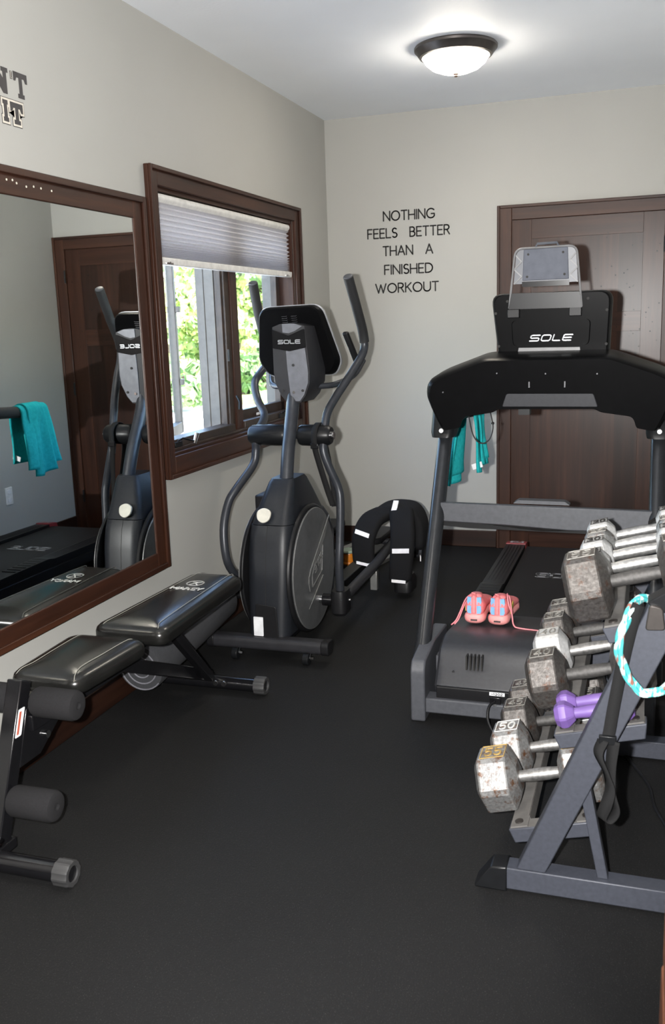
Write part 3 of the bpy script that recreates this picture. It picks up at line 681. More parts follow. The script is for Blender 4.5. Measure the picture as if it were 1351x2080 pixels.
# reflective vest draped over the pedal arms
vs = thing('exercise_vest', (.66, -1.0, .30), 'black exercise vest with white reflective strips draped over the elliptical pedals', 'vest')
def pad(name, pts, w, th, parent, wd=(1, 0, 0), mat='vest_black', taper=None):
    P = smooth(pts, 5); R = []; n = len(P)
    for i, p in enumerate(P):
        t = (P[min(i+1, n-1)]-P[max(i-1, 0)]).normalized(); d = Vector(wd).normalized(); nn = t.cross(d).normalized()
        f = taper[0]+(taper[1]-taper[0])*i/(n-1) if taper else 1
        e = .72 if i in (0, n-1) else 1
        R.append([p+d*u*e+nn*v*e for u, v in rrect(w*f, th, th*.42, 4)])
    return MB().rings(R).build(name, mat, parent, ang=60)
lp = pad('front_panel', [(.640, -.99, .425), (.585, -1.13, .405), (.556, -1.20, .33), (.552, -1.215, .25), (.556, -1.215, .165)], .135, .055, vs, (.97, -.05, -.12), taper=(1, .92))
rp = pad('front_panel', [(.715, -1.00, .44), (.750, -1.12, .40), (.772, -1.20, .31), (.770, -1.23, .20), (.762, -1.235, .085)], .140, .060, vs, (.99, .06, .04), taper=(1, .90))
pad('shoulder_yoke', [(.560, -.98, .40), (.62, -.95, .435), (.70, -.95, .445), (.78, -.96, .43), (.83, -1.0, .36), (.835, -1.03, .24)], .17, .05, vs, (0, 1, .1))
def strip(parent, pts): MB().prism(pts, (0, 0, 0), (1, 0, 0), (0, 0, 1), (0, -.004, 0)).build('reflective_strip', 'reflective', parent)
def strip3(parent, c, ux, uy, w, h, d):
    MB().prism([(-w/2, -h/2), (w/2, -h/2), (w/2, h/2), (-w/2, h/2)], c, Vector(ux).normalized(), Vector(uy).normalized(), d).build('reflective_strip', 'reflective', parent, bev=.001)
strip3(lp, (.553, -1.226, .345), (1, 0, -.32), (.2, .35, 1), .082, .024, (0, -.008, .002))
strip3(lp, (.560, -1.251, .182), (1, 0, -.18), (0, .1, 1), .075, .016, (0, -.006, 0))
strip3(rp, (.772, -1.246, .262), (1, 0, .06), (0, .12, 1), .094, .026, (0, -.008, .002))
strip3(rp, (.764, -1.272, .100), (1, 0, -.05), (0, .1, 1), .078, .016, (0, -.006, 0))
strip3(vs, (.690, -1.035, .462), (1, 0, 0), (-.05, .8, .45), .030, .085, (0, -.004, .008))
strip3(vs, (.842, -1.10, .19), (.3, -1, 0), (0, 0, 1), .03, .03, (.006, 0, 0))
# amber roller and canister
am = thing('orange_roller', (.335, -.80, 0), 'small amber ribbed roller standing on the floor behind the elliptical', 'roller')
MB().lathe((.335, -.80, .052), (0, 0, 1), [(.001, 0), (.032, 0), (.036, .010), (.032, .020), (.036, .034), (.032, .048), (.036, .062), (.032, .074), (.001, .076)], 28).build('ribbed_body', 'amber', am)
MB().lathe((.335, -.80, .128), (0, 0, 1), [(.001, 0), (.05, 0), (.054, .008), (.05, .016), (.001, .018)], 28).build('top_disc', 'mint', am)
MB().lathe((.335, -.80, 0), (0, 0, 1), [(.001, 0), (.05, 0), (.052, .01), (.04, .05), (.001, .052)], 28).build('base_disc', 'black_plastic', am)

# ------------------------------------------------------------------ treadmill
T = 1.63
tm = thing('treadmill', (T, -1.7, 0), 'large black treadmill with grey uprights facing the wooden back door', 'treadmill')
for s in (-1, 1):
    # foot and upright
    prof = roundpoly([(-2.785, .0), (-2.785, .20), (-2.765, .235), (-2.60, .262), (-2.36, .25), (-2.36, .12), (-2.68, .0)], .012)
    x0 = T+s*.405-.027
    MB().prism(prof, (x0, 0, 0), (0, 1, 0), (0, 0, 1), (.054, 0, 0)).build('upright_foot', 'machine_grey', tm, bev=.006)
    ux = T+s*.420
    up = MB().tube([(ux, -2.665, .16), (ux-s*.0, -2.14, 1.03)], .030, 24).build('upright', 'upright_grey', tm)
    MB().tube([(ux, -2.655, .175), (ux, -2.612, .245)], .034, 24).build('upright_collar', 'upright_grey', up)
MB().box((T-.40, -2.765, .030), (T+.40, -2.69, .088)).build('front_crossmember', 'machine_grey', tm, bev=.006)
MB().prism([(-.36, .03), (-.36, .22), (-.345, .22), (-.33, .11), (-.25, .085), (-.25, .03)], (T, -2.66, 0), (1, 0, 0), (0, 0, 1), (0, .2, 0)).build('pivot_bracket', 'machine_grey', tm)
# motor hood
hp = roundpoly([(-2.715, .085), (-2.745, .135), (-2.690, .205), (-2.655, .262), (-2.56, .285), (-2.34, .262), (-2.12, .225), (-2.10, .12), (-2.3, .07)], [.02, .006, .02, .035, .06, .03, .01, .01, .02], 5)
x0, x1 = T-.352, T+.352
R = []
for x, f in ((x0, .90), (x0+.010, .965), (x0+.03, 1.), (x1-.03, 1.), (x1-.010, .965), (x1, .90)):
    R.append([V(x, -2.40+(u+2.40)*(1-(1-f)*.4), .085+(v-.085)*f) for u, v in hp])
hood = MB().rings(R).build('motor_hood', 'hood_plastic', tm, ang=28)
MB().prism(roundpoly([(-2.748, .082), (-2.752, .134), (-2.70, .136), (-2.68, .07), (-2.5, .05), (-2.5, .04), (-2.69, .045)], .006), (x0+.01, 0, 0), (0, 1, 0), (0, 0, 1), (x1-x0-.02, 0, 0)).build('lower_cowl', 'black_plastic', tm, bev=.003)
for k in range(5): MB().box((1.392+.0142*k, -2.712, .192), (1.3975+.0142*k, -2.676, .245)).build('vent_slot', 'ink_black', hood)
MB().cyl((1.345, -2.712, .180), (1.345, -2.702, .182), .005, seg=10).build('screw', 'steel', hood)
MB().box((1.487, -2.7545, .118), (1.543, -2.751, .131)).build('voltage_label', 'label_white', tm)
text(MB(), '-1202', (1.495, -2.755, .1205), (1, 0, 0), (0, 0, 1), .008, .0018, V(0, -.0006, 0), width=.04).build('label_print', 'ink_black', tm)
so = MB().box((1.490, -2.762, .088), (1.530, -2.748, .114)).build('power_socket', 'black_gloss', tm, bev=.002)
MB().box((1.504, -2.766, .083), (1.514, -2.761, .090)).build('socket_pin', 'chrome', so)
MB().box((1.560, -2.758, .090), (1.578, -2.750, .110)).build('power_switch', 'machine_grey', tm, bev=.002)
# deck
MB().box((T-.36, -2.12, .095), (T+.36, -.66, .165)).build('deck_frame', 'black_plastic', tm, bev=.01)
belt = roundpoly([(-2.25, .188), (-.70, .188), (-.655, .16), (-.70, .128), (-2.25, .128)], .02)
MB().prism(belt, (T-.252, 0, 0), (0, 1, 0), (0, 0, 1), (.504, 0, 0)).build('running_belt', 'black_plastic', tm)
text(MB(), 'sole', (T-.13, -1.35, .1885), (1, 0, 0), (0, 1, 0), .075, .016, V(0, 0, .0006), width=.26).build('belt_lettering', 'silver_plastic', tm)
for s in (-1, 1):
    xc = T+s*.312
    rp_ = roundpoly([(-2.20, .165), (-2.20, .212), (-1.62, .218), (-1.57, .208), (-.70, .203), (-.66, .165)], .008)
    r = MB().prism(rp_, (xc-.054, 0, 0), (0, 1, 0), (0, 0, 1), (.108, 0, 0)).build('side_rail', 'black_satin', tm, bev=.005)
    mb = MB()
    for k in range(7): mb.box((xc-.042, -1.92+.045*k, .2155), (xc+.042, -1.912+.045*k, .2185))
    for k in range(5): mb.box((xc-.036+.017*k, -1.52, .2065), (xc-.031+.017*k, -.78, .2080))
    mb.build('grip_rib', 'black_plastic', r)
    rc = MB().prism(roundpoly([(-.735, .16), (-.735, .2085), (-.655, .203), (-.640, .15)], .006), (xc-.056, 0, 0), (0, 1, 0), (0, 0, 1), (.112, 0, 0)).build('rail_end_cap', 'red_cap', tm, bev=.004)
    text(MB(), 'sole', (xc-.035, -.715, .2085), (1, 0, 0), (0, 1, 0), .03, .005, V(0, 0, .001), width=.075).build('cap_lettering', 'silver_logo', rc)
    MB().cyl((T+s*.30, -.80, .035), (T+s*.33, -.80, .035), .034).beam((T+s*.315, -.80, .035), (T+s*.315, -.80, .11), .03, .03).build('rear_foot', 'black_satin', tm, bev=.003)
MB().cyl((T-.26, -.71, .155), (T+.26, -.71, .155), .026).build('rear_roller', 'steel', tm)
# cross brace between uprights with the lock-out tray
cb = MB().prism([(-.405, .675), (-.405, .752), (.405, .742), (.405, .66), (.10, .655), (-.15, .668)], (T, -2.345, 0), (1, 0, 0), (0, 0, 1), (0, .028, 0)).build('cross_brace', 'machine_grey', tm, bev=.004)
MB().prism(roundpoly([(-.40, .682), (-.40, .655), (-.30, .648), (.30, .640), (.40, .650), (.40, .668), (0, .645)], .006), (T, -2.33, 0), (1, 0, 0), (0, 0, 1), (0, .09, 0)).build('brace_underside', 'black_plastic', tm)
MB().prism(roundpoly([(-.11, .75), (-.09, .764), (.09, .762), (.11, .748)], .004), (T-.01, -2.31, 0), (1, 0, 0), (0, 0, 1), (0, .05, 0)).build('brace_cap', 'machine_grey', tm)
# arched console bar
half = [(-.240, 1.318), (-.415, 1.255), (-.468, 1.228), (-.478, 1.175), (-.448, 1.090), (-.418, 1.030), (-.352, 1.042), (-.338, 1.088), (-.215, 1.106), (-.190, 1.120)]
poly = [(u, v) for u, v in half][::-1]+[(-u, v) for u, v in half]
rad = [.02, .02, .02, .01, .008, .03, .05, .05, .06, .06]
rr = rad[::1][:]
poly = roundpoly(poly, [.01, .02, .02, .01, .01, .03, .05, .05, .06, .03]+[.03, .06, .05, .05, .03, .01, .01, .02, .02, .01], 4)
def by(v, y=-2.305): return y+.16*(1.25-v)
def barring(y, f, dz=0): return [V(T+u*f, by(v, y), 1.18+(v-1.18)*f+dz) for u, v in poly]
bar = MB().rings([barring(-2.305, .955, -.002), barring(-2.298, .975), barring(-2.275, .995, .004), barring(-2.24, 1., .010), barring(-2.10, .995, .022), barring(-2.04, .97, .022)]).build('console_bar', 'bar_black', tm, ang=30)
MB().prism(roundpoly([(-.150, 1.182), (.178, 1.180), (.195, 1.128), (-.168, 1.130)], .008), (T, by(0)+.002, 0), (1, 0, 0), (0, -.16, 1), (0, -.005, 0)).build('bar_inset', 'hood_plastic', bar, bev=.003)
for u in (-.062, .072): MB().box((T+u-.0025, by(1.216)-.003, 1.205), (T+u+.0025, by(1.216)+.006, 1.228)).build('bar_slot', 'machine_grey', bar)
for u, v in ((-.185, 1.262), (.19, 1.255), (0, 1.258), (-.40, 1.19)):
    MB().cyl((T+u, by(v)-.003, v), (T+u, by(v)+.004, v), .0030, seg=8).build('bar_screw', 'machine_grey', bar)
for s in (-1, 1):
    MB().rings([[V(T+s*.420+u, -2.15+w+(z-1.05)*.55, z) for u, w in rrect(.10*f, .13*f, .03)] for z, f in ((1.0, .9), (1.02, 1.), (1.11, 1.05))]).build('upright_socket', 'black_satin', bar)
    MB().cyl((T+s*.420, -2.247, 1.03), (T+s*.420, -2.238, 1.031), .009, seg=14).build('socket_bolt', 'label_white', bar)
    MB().tube([(T+s*.395, -2.10, 1.085), (T+s*.395, -1.60, 1.055)], .030, 20).build('handlebar', 'foam_black', tm)
    MB().tube([(T+s*.395, -1.605, 1.055), (T+s*.395, -1.585, 1.054)], [.034, .030], 20).build('handlebar_cap', 'black_satin', tm)
MB().box((T-.105, -2.28, 1.098), (T-.062, -2.22, 1.13)).build('cable_clip', 'black_satin', bar)
# console
def tcp(u, v, w): return V(T+u, -2.13-.12*(v-1.44)+w, v)
cpoly = roundpoly([(-.212, 1.285), (-.212, 1.33), (-.236, 1.567), (.236, 1.567), (.226, 1.33), (.226, 1.285)], [.006, .01, .045, .045, .01, .006], 5)
def cring(w, f): return [tcp(u*f, 1.43+(v-1.43)*f, w) for u, v in cpoly]
tcn = MB().rings([cring(-.004, .94), cring(.0, .965), cring(.018, .995), cring(.05, 1.0), cring(.062, .98)]).build('console', 'bar_black', tm, ang=30)
MB().rings([[tcp(u*f, v, w) for u, v in roundpoly([(-.15, 1.358), (-.155, 1.46), (.155, 1.458), (.15, 1.358)], .02)] for w, f in ((-.003, 1.0), (-.008, .97))]).build('rear_panel', 'bar_black', tcn)
text(MB(), 'sole', tcp(-.082, 1.377, -.0085), (1, 0, 0), (0, -.12, 1), .024, .0046, V(0, -.002, 0), width=.160, gap=.3, shear=.25).build('logo_lettering', 'silver_logo', tcn)
MB().prism([(-.125, 1.320), (-.12, 1.352), (.118, 1.350), (.122, 1.320)], (T-.005, -2.121, 0), (1, 0, 0), (0, 0, 1), (0, -.006, 0)).build('speaker_strip', 'holder_rim', tcn)
for u, v in ((-.168, 1.536), (.142, 1.536), (-.215, 1.49), (.213, 1.49), (-.205, 1.36), (.213, 1.36)):
    MB().cyl(tcp(u, v, -.001), tcp(u, v, -.006), .0055, seg=12).build('screw_hole', 'ink_black', tcn)
# tablet holder
def hcp(u, v, w): return V(T-.018+u, -2.165-.05*(v-1.52)+w, v)
th = MB().rings([[hcp(u, v, w) for u, v in roundpoly([(-.142, 1.505), (-.130, 1.565), (.130, 1.562), (.140, 1.502)], .004)] for w in (-.012, .02)]).build('holder_base', 'black_satin', tm)
for u in (-.122, .116): MB().box(hcp(u-.026, 1.470, -.006), hcp(u+.022, 1.505, .02)).build('holder_bracket', 'black_plastic', th, bev=.003)
hr = [hcp(u, v, -.002) for u, v in roundpoly([(-.140, 1.508), (-.116, 1.733), (.116, 1.735), (.138, 1.506)], [.002, .03, .03, .002], 5)]
MB().tube(hr, .0042, 8, closed=True).build('holder_rim', 'holder_rim', th)
hb = MB().rings([[hcp(u*.985, v, w) for u, v in roundpoly([(-.125, 1.60), (-.113, 1.731), (.114, 1.733), (.124, 1.60)], [.004, .03, .03, .004], 5)] for w in (.002, .012)]).build('holder_back', 'holder_plastic', th)
MB().rings([[hcp(u, v, w) for u, v in [(-.088, 1.612), (-.083, 1.729), (.083, 1.731), (.088, 1.612)]] for w in (-.006, .003)]).build('holder_plate', 'holder_plate', hb, bev=.002)
MB().rings([[hcp(u, v, w) for u, v in [(-.09, 1.588), (-.09, 1.608), (.09, 1.608), (.09, 1.588)]] for w in (-.004, .003)]).build('holder_lip', 'black_gloss', hb)
for s in (-1, 1):
    mb = MB()
    zz = [(s*.122, 1.60), (s*.092, 1.628), (s*.121, 1.656), (s*.092, 1.684), (s*.117, 1.712)]
    for (a, b_), (c, d) in zip(zz, zz[1:]): mb.beam(hcp(a, b_, .0), hcp(c, d, .0), .004, .005)
    mb.build('holder_rib', 'holder_rim', hb)
for u, v in ((-.066, 1.71), (.066, 1.712), (-.070, 1.626), (.072, 1.63)):
    MB().cyl(hcp(u, v, -.005), hcp(u, v, -.009), .0045, seg=12).build('plate_screw', 'ink_black', hb)
MB().tube([hcp(-.038, 1.735, .0), hcp(-.032, 1.748, .0), hcp(.042, 1.749, .0), hcp(.048, 1.736, 0)], .005, 8).build('holder_clip', 'holder_plastic', hb)

# teal towel over the left handlebar
tw = thing('hand_towel', (1.235, -1.70, 1.05), 'teal terry hand towel hung over the treadmill handlebar', 'towel')
def towel(hx, y0, y1, zl, zr, r=.037, nu=44, nv=20):
    m = MB(); ztop = 1.062
    L1, L2 = ztop-zl, ztop-zr; arcL = PI*r; tot = L1+arcL+L2
    for i in range(nu+1):
        s = tot*i/nu
        for j in range(nv+1):
            t = j/nv; y = y0+(y1-y0)*t
            if s < L1: d = (L1-s)/L1; x = hx-r; z = ztop-(L1-s); side = -1
            elif s < L1+arcL: a = PI-(s-L1)/r; x = hx+r*math.cos(a); z = ztop+r*math.sin(a); d = 0; side = 0
            else: d = (s-L1-arcL)/L2; x = hx+r; z = ztop-(s-L1-arcL); side = 1
            ph = 2.2*PI*t+(.6 if side > 0 else 0)
            x += side*d*((.030 if side < 0 else .008)+(.026 if side < 0 else .016)*math.sin(ph))+.004*math.sin(9*t+5*d)
            y2 = y+(t-.5)*.04*d*side*-1+.010*math.sin(4*d+3*t)*d
            z -= .012*d*math.sin(2.5*t+1)
            m.v.append(V(x, y2, z))
    for i in range(nu):
        for j in range(nv):
            a = i*(nv+1)+j; m.f.append([a, a+1, a+nv+2, a+nv+1])
    return m
towel(1.235, -1.835, -1.60, .775, .80).build('towel_cloth', 'towel_teal', tw, solid=.009, ang=80)
towel(1.237, -1.79, -1.65, .735, .835, r=.046).build('towel_fold', 'towel_teal', tw, solid=.008, ang=80)
MB().prism([(0, 0), (.045, .015), (.038, .04), (-.008, .024)], (1.262, -1.80, .80), (1, 0, 0), (0, 0, 1), (0, -.002, 0)).build('care_tag', 'label_white', tw)
# safety key cord
kc = thing('safety_key_cord', (1.34, -2.05, 1.06), 'thin black safety key cord looping below the treadmill console bar', 'cord')
MB().tube(smooth([(1.285, -2.06, 1.105), (1.292, -2.06, 1.06), (1.305, -2.06, 1.0), (1.325, -2.06, .965), (1.352, -2.06, .956), (1.378, -2.06, .975), (1.392, -2.06, 1.02), (1.386, -2.06, 1.065), (1.374, -2.06, 1.115)], 6), .0026, 6).build('cord_loop', 'black_plastic', kc)
MB().lathe((1.390, -2.06, 1.035), (.2, 0, 1), [(.001, 0), (.006, .002), (.006, .010), (.001, .012)], 10).build('cord_slider', 'black_plastic', kc)
# power cord
pc = MB().tube(smooth([(1.508, -2.766, .10), (1.492, -2.80, .09), (1.495, -2.83, .05), (1.53, -2.86, .012), (1.60, -2.89, .0055), (1.80, -2.915, .0055), (1.955, -2.89, .0055), (1.992, -2.95, .0055), (2.045, -3.09, .0055), (2.062, -3.22, .0055), (2.10, -3.36, .0055), (2.135, -3.55, .0055)], 8), .0052, 8).build('power_cord', 'black_plastic')
tag(pc, 'black power cord from the treadmill hood across the floor behind the rack', 'cord')

# ------------------------------------------------------------------ running shoes
def shoe(x, y, z, rot, label, sgn):
    t = thing('running_shoe', (x, y, z), label, 'shoe', 'running shoes on the treadmill')
    M = Matrix.Translation((x, y, z)) @ Matrix.Rotation(rot, 4, 'Z') @ Matrix.Diagonal((1.10, 1.08, 1.14, 1))
    def ring(yy, hw, z0, z1, top, n=18):
        """cross-section across the foot: rounded, narrower at top by factor"""
        P = []
        for k in range(n):
            a = 2*PI*k/n; c, s_ = math.cos(a), math.sin(a)
            f = 1-(1-top)*max(0, s_)**1.2
            P.append(M @ V(hw*f*math.copysign(abs(c)**.75, c), yy, (z0+z1)/2+(z1-z0)/2*math.copysign(abs(s_)**.8, s_)))
        return P
    so = MB().rings([ring(a, w, z0, h, .93) for a, w, z0, h in ((-.004, .022, .016, .036), (.004, .034, .006, .044), (.03, .040, .001, .044), (.09, .036, .001, .038), (.15, .040, .001, .034), (.20, .046, .001, .032), (.24, .040, .006, .032), (.262, .018, .016, .030))]).build('sole', 'shoe_sole', t, ang=70)
    up = MB().rings([ring(a, w, .026, h, tp) for a, w, h, tp in ((.0, .020, .098, .55), (.006, .030, .106, .62), (.03, .036, .104, .66), (.055, .037, .098, .62), (.085, .036, .096, .55), (.12, .037, .086, .55), (.16, .040, .070, .6), (.20, .044, .058, .7), (.235, .038, .050, .7), (.258, .015, .040, .8))]).build('upper', 'shoe_coral', t, ang=70)
    MB().rings([ring(a, w, .085, h, .9) for a, w, h in ((.014, .012, .1075), (.02, .022, .1085), (.05, .024, .104), (.08, .020, .101), (.085, .010, .0985))]).build('collar_opening', 'shoe_coral', t, ang=70)
    for s in (-1, 1):
        for zz, hh in ((.057, .014), (.088, .013)):
            P = [M @ V(s*(.010+.016*u), -.0035+.006*u*u+(zz-.057)*.08, zz+hh*w) for u, w in ((0, -1), (.8, -1), (1, -.4), (.9, 1), (0, 1))]
            Q = [p+(M.to_3x3() @ V(0, .006, 0)) for p in P]
            MB().rings([P, Q]).build('heel_panel', 'shoe_blue', t)
    MB().beam(M @ V(0, -.005, .045), M @ V(0, .001, .108), .013, .008, M.to_3x3() @ V(0, 1, 0)).build('heel_stripe', 'shoe_coral', t, bev=.002)
    MB().tube([M @ V(-.006, .002, .104), M @ V(-.005, -.006, .118), M @ V(.005, -.006, .118), M @ V(.006, .002, .104)], .0045, 8).build('heel_tab', 'shoe_coral', t)
    MB().box((-.012, -.009, .018), (.012, -.003, .023), M).build('heel_slot', 'ink_brown', so, bev=.001)
    MB().beam(M @ V(sgn*.0385, .05, .045), M @ V(sgn*.036, .12, .055), .004, .024).build('side_patch', 'shoe_lime', t, bev=.002)
    if sgn < 0: P = [(-.025, .10, .085), (-.040, .06, .075), (-.052, .02, .045), (-.064, -.01, .018), (-.078, -.03, .006)]
    else: P = [(.02, .10, .09), (.030, .03, .112), (.040, .0, .085), (.052, .0, .05), (.060, -.006, .012), (.085, -.008, .004), (.16, -.012, .002), (.22, -.014, .0)]
    MB().tube(smooth([M @ V(*p) for p in P], 5), .0028, 6).build('lace', 'lace', t)
    if sgn < 0: P = [(-.018, .11, .085), (-.035, .07, .07), (-.045, .03, .05), (-.056, .0, .02), (-.068, -.02, .006)]
    else: P = [(.015, .10, .09), (.036, .04, .10), (.048, .015, .06), (.056, .0, .02), (.066, -.005, .004)]
    MB().tube(smooth([M @ V(*p) for p in P], 5), .0028, 6).build('lace', 'lace', t)
    return t
shoe(1.374, -2.425, .2725, .03, 'left pink running shoe with blue heel panels on the treadmill hood', -1)
shoe(1.466, -2.420, .2705, -.04, 'right pink running shoe with trailing lace on the treadmill hood', 1)

# ------------------------------------------------------------------ weight bench
BX = .310
bn = thing('weight_bench', (BX, -3.3, 0), 'black padded weight bench with foam rollers below the wall mirror', 'weight bench')
def cushion(name, y0, y1, w0, w1, zb, zt, parent, r=.06, crown=.010, cx=BX):
    """upholstered pad, narrow/wide ends, rolled edge and slight crown"""
    def outline(inset):
        P = [(-w0/2+inset, y0+inset), (w0/2-inset, y0+inset), (w1/2-inset, y1-inset), (-w1/2+inset, y1-inset)]
        return roundpoly(P, max(.02, r-inset*.5), 7)
    R = []
    for ins, z in ((.03, zb), (.010, zb+.003), (.001, zb+.012), (0, zb+.024), (0, zt-.026), (.004, zt-.014), (.014, zt-.005), (.03, zt), (.06, zt+crown*.6), (.095, zt+crown)):
        R.append([V(cx+u, v, z) for u, v in outline(ins)])
    return MB().rings(R).build(name, 'vinyl_black', parent, ang=60)
def stitches(pad, y0, y1, wa, wb, zt, crown, cx=BX):
    for s in (-1, 1):
        xa, xb = cx+s*wa, cx+s*wb
        P = smooth([(xa+s*.020, y0+.012, zt-.016), (xa+s*.012, y0+.035, zt+.0005), (xa, y0+.09, zt+crown*.65), ((xa+xb)/2, (y0+y1)/2, zt+crown*.72), (xb, y1-.05, zt+crown*.5), (xb+s*.004, y1-.012, zt-.010)], 6)
        MB().tube(P, .0011, 6).build('stitching', 'stitch', pad)
seat = cushion('seat', -3.745, -3.355, .255, .300, .402, .464, bn, .055, .008, BX-.012)
stitches(seat, -3.745, -3.355, .085, .095, .464, .008, BX-.012)
backp = cushion('backrest', -3.285, -2.545, .290, .235, .400, .466, bn, .05, .010, BX+.008)
stitches(backp, -3.285, -2.545, .094, .072, .466, .010, BX+.008)
# printed mark and name on the backrest
zt = .4772
lg = MB(); o = (BX+.008, -2.755, zt)
lg.stroke(arc(0, 0, .034, .034, 0, 360, 28), .006, o, (1, 0, 0), (0, 1, 0), V(0, 0, .0006))
lg.stroke([(-.018, -.028), (.010, .012), (.022, .022)], .006, o, (1, 0, 0), (0, 1, 0), V(0, 0, .0006))
lg.stroke([(.010, .012), (-.016, .014)], .006, o, (1, 0, 0), (0, 1, 0), V(0, 0, .0006)); lg.stroke([(.0, .0), (.020, -.024)], .006, o, (1, 0, 0), (0, 1, 0), V(0, 0, .0006))
lg.build('printed_mark', 'logo_white', backp)
text(MB(), 'MARCY', (BX-.058, -2.842, zt-.001), (1, 0, 0), (0, 1, 0), .026, .0068, V(0, 0, .0014), width=.132, gap=.16).build('printed_name', 'logo_white', backp)
# frame
BP = .285
MB().beam((BP, -3.995, .050), (BP, -3.828, .482), .050, .050, V(0, 1, 0)).build('front_post', 'black_gloss', bn, bev=.004)
MB().box((BP-.04, -4.06, .03), (BP+.04, -3.96, .062)).build('foot_plate', 'black_gloss', bn, bev=.004)
MB().cyl((.055, -4.05, .038), (.565, -4.05, .038), .029, seg=28).build('front_foot', 'black_gloss', bn)
MB().beam((BX-.01, -3.84, .352), (BX, -3.30, .352), .050, .050).build('spine', 'black_gloss', bn, bev=.004)
MB().beam((BX, -3.34, .352), (BX, -2.69, .066), .050, .050).build('rear_leg', 'black_gloss', bn, bev=.004)
MB().beam((BX, -3.72, .380), (BX, -3.30, .380), .04, .05).beam((BX+.008, -3.25, .385), (BX+.008, -2.60, .385), .05, .03).build('pad_rail', 'black_gloss', bn, bev=.003)
MB().cyl((.055, -2.68, .036), (.565, -2.68, .036), .028, seg=28).build('rear_foot', 'black_gloss', bn)
for x, a in ((.355, 0), (.392, 0)): MB().cyl((x, -2.710, .040), (x, -2.700, .041), .011, seg=16).build('foot_bolt', 'chrome', bn)
MB().beam((BX+.05, -3.06, .385), (BX+.05, -2.76, .085), .034, .034).build('backrest_support', 'black_gloss', bn, bev=.003)
MB().prism([(-3.845, .40), (-3.60, .39), (-3.66, .33), (-3.80, .24), (-3.90, .24)], (BP+.022, 0, 0), (0, 1, 0), (0, 0, 1), (.005, 0, 0)).build('gusset_plate', 'black_gloss', bn, bev=.002)
for y, z in ((-3.80, .355), (-3.77, .29)): MB().cyl((BP+.026, y, z), (BP+.038, y, z), .012, seg=14).build('gusset_bolt', 'chrome', bn)
def endcap(x, y, z, sgn):
    m = MB(); n = 40; R = []
    for xx, f in ((0, 1), (.040, 1), (.046, .94), (.046, .62), (.036, .60)):
        R.append([V(x+sgn*xx, y+math.cos(2*PI*k/n)*.037*f*(1.0 if k % 4 < 2 or f < .9 else .95), z+math.sin(2*PI*k/n)*.037*f*(1. if k % 4 < 2 or f < .9 else .95)) for k in range(n)])
    m.rings(R).build('end_cap', 'cap_grey', bn, ang=25)
for y in (-4.05, -2.68):
    endcap(.525, y, .038, 1); endcap(.095, y, .038, -1)
for y, z in ((-3.812, .412), (-3.955, .170)):
    MB().cyl((.115, y, z), (.455, y, z), .011).build('roller_rod', 'black_gloss', bn)
    for s in (-1, 1):
        xa = BP+s*.035; prof = [(.030, 0), (.040, .004), (.045, .014), (.045, .134), (.041, .144), (.032, .148), (.011, .148), (.010, .140)]
        MB().lathe((xa, y, z), (s, 0, 0), prof, 32).build('foam_roller', 'foam_grey', bn)
MB().prism(rrect(.028, .082, .004), (BP+.0252, -3.878, .372), (0, 1, 0), (0, .36, .93), (.0012, 0, 0)).build('warning_label', 'label_white', bn)
MB().prism(rrect(.008, .066, .001, cx=-.005), (BP+.0264, -3.878, .372), (0, 1, 0), (0, .36, .93), (.0012, 0, 0)).build('warning_band', 'label_red', bn)
MB().cyl((BP+.026, -4.02, .068), (BP+.030, -4.02, .080), .013, seg=12).build('post_bolt', 'chrome', bn)

# rolled exercise mat behind the bench
rm = thing('exercise_mat', (.17, -2.5, 0), 'rolled dark grey exercise mat lying along the wall behind the bench support', 'exercise mat')
A, Bv = V(.112, -2.88, .147), V(.116, -2.14, .222)
MB().tube([A, A.lerp(Bv, .02), A.lerp(Bv, .97), Bv], [.098, .102, .102, .094], 40).build('mat_roll', 'mat_dark', rm)
d = (Bv-A).normalized(); sd, uu = frame_of(d)
sp = [A-d*.0015+sd*math.cos(a)*(.020+.0042*a)+uu*math.sin(a)*(.020+.0042*a) for a in [k*.2 for k in range(92)]]
MB().tube(sp, .0030, 6).build('mat_edge', 'mat_light', rm)

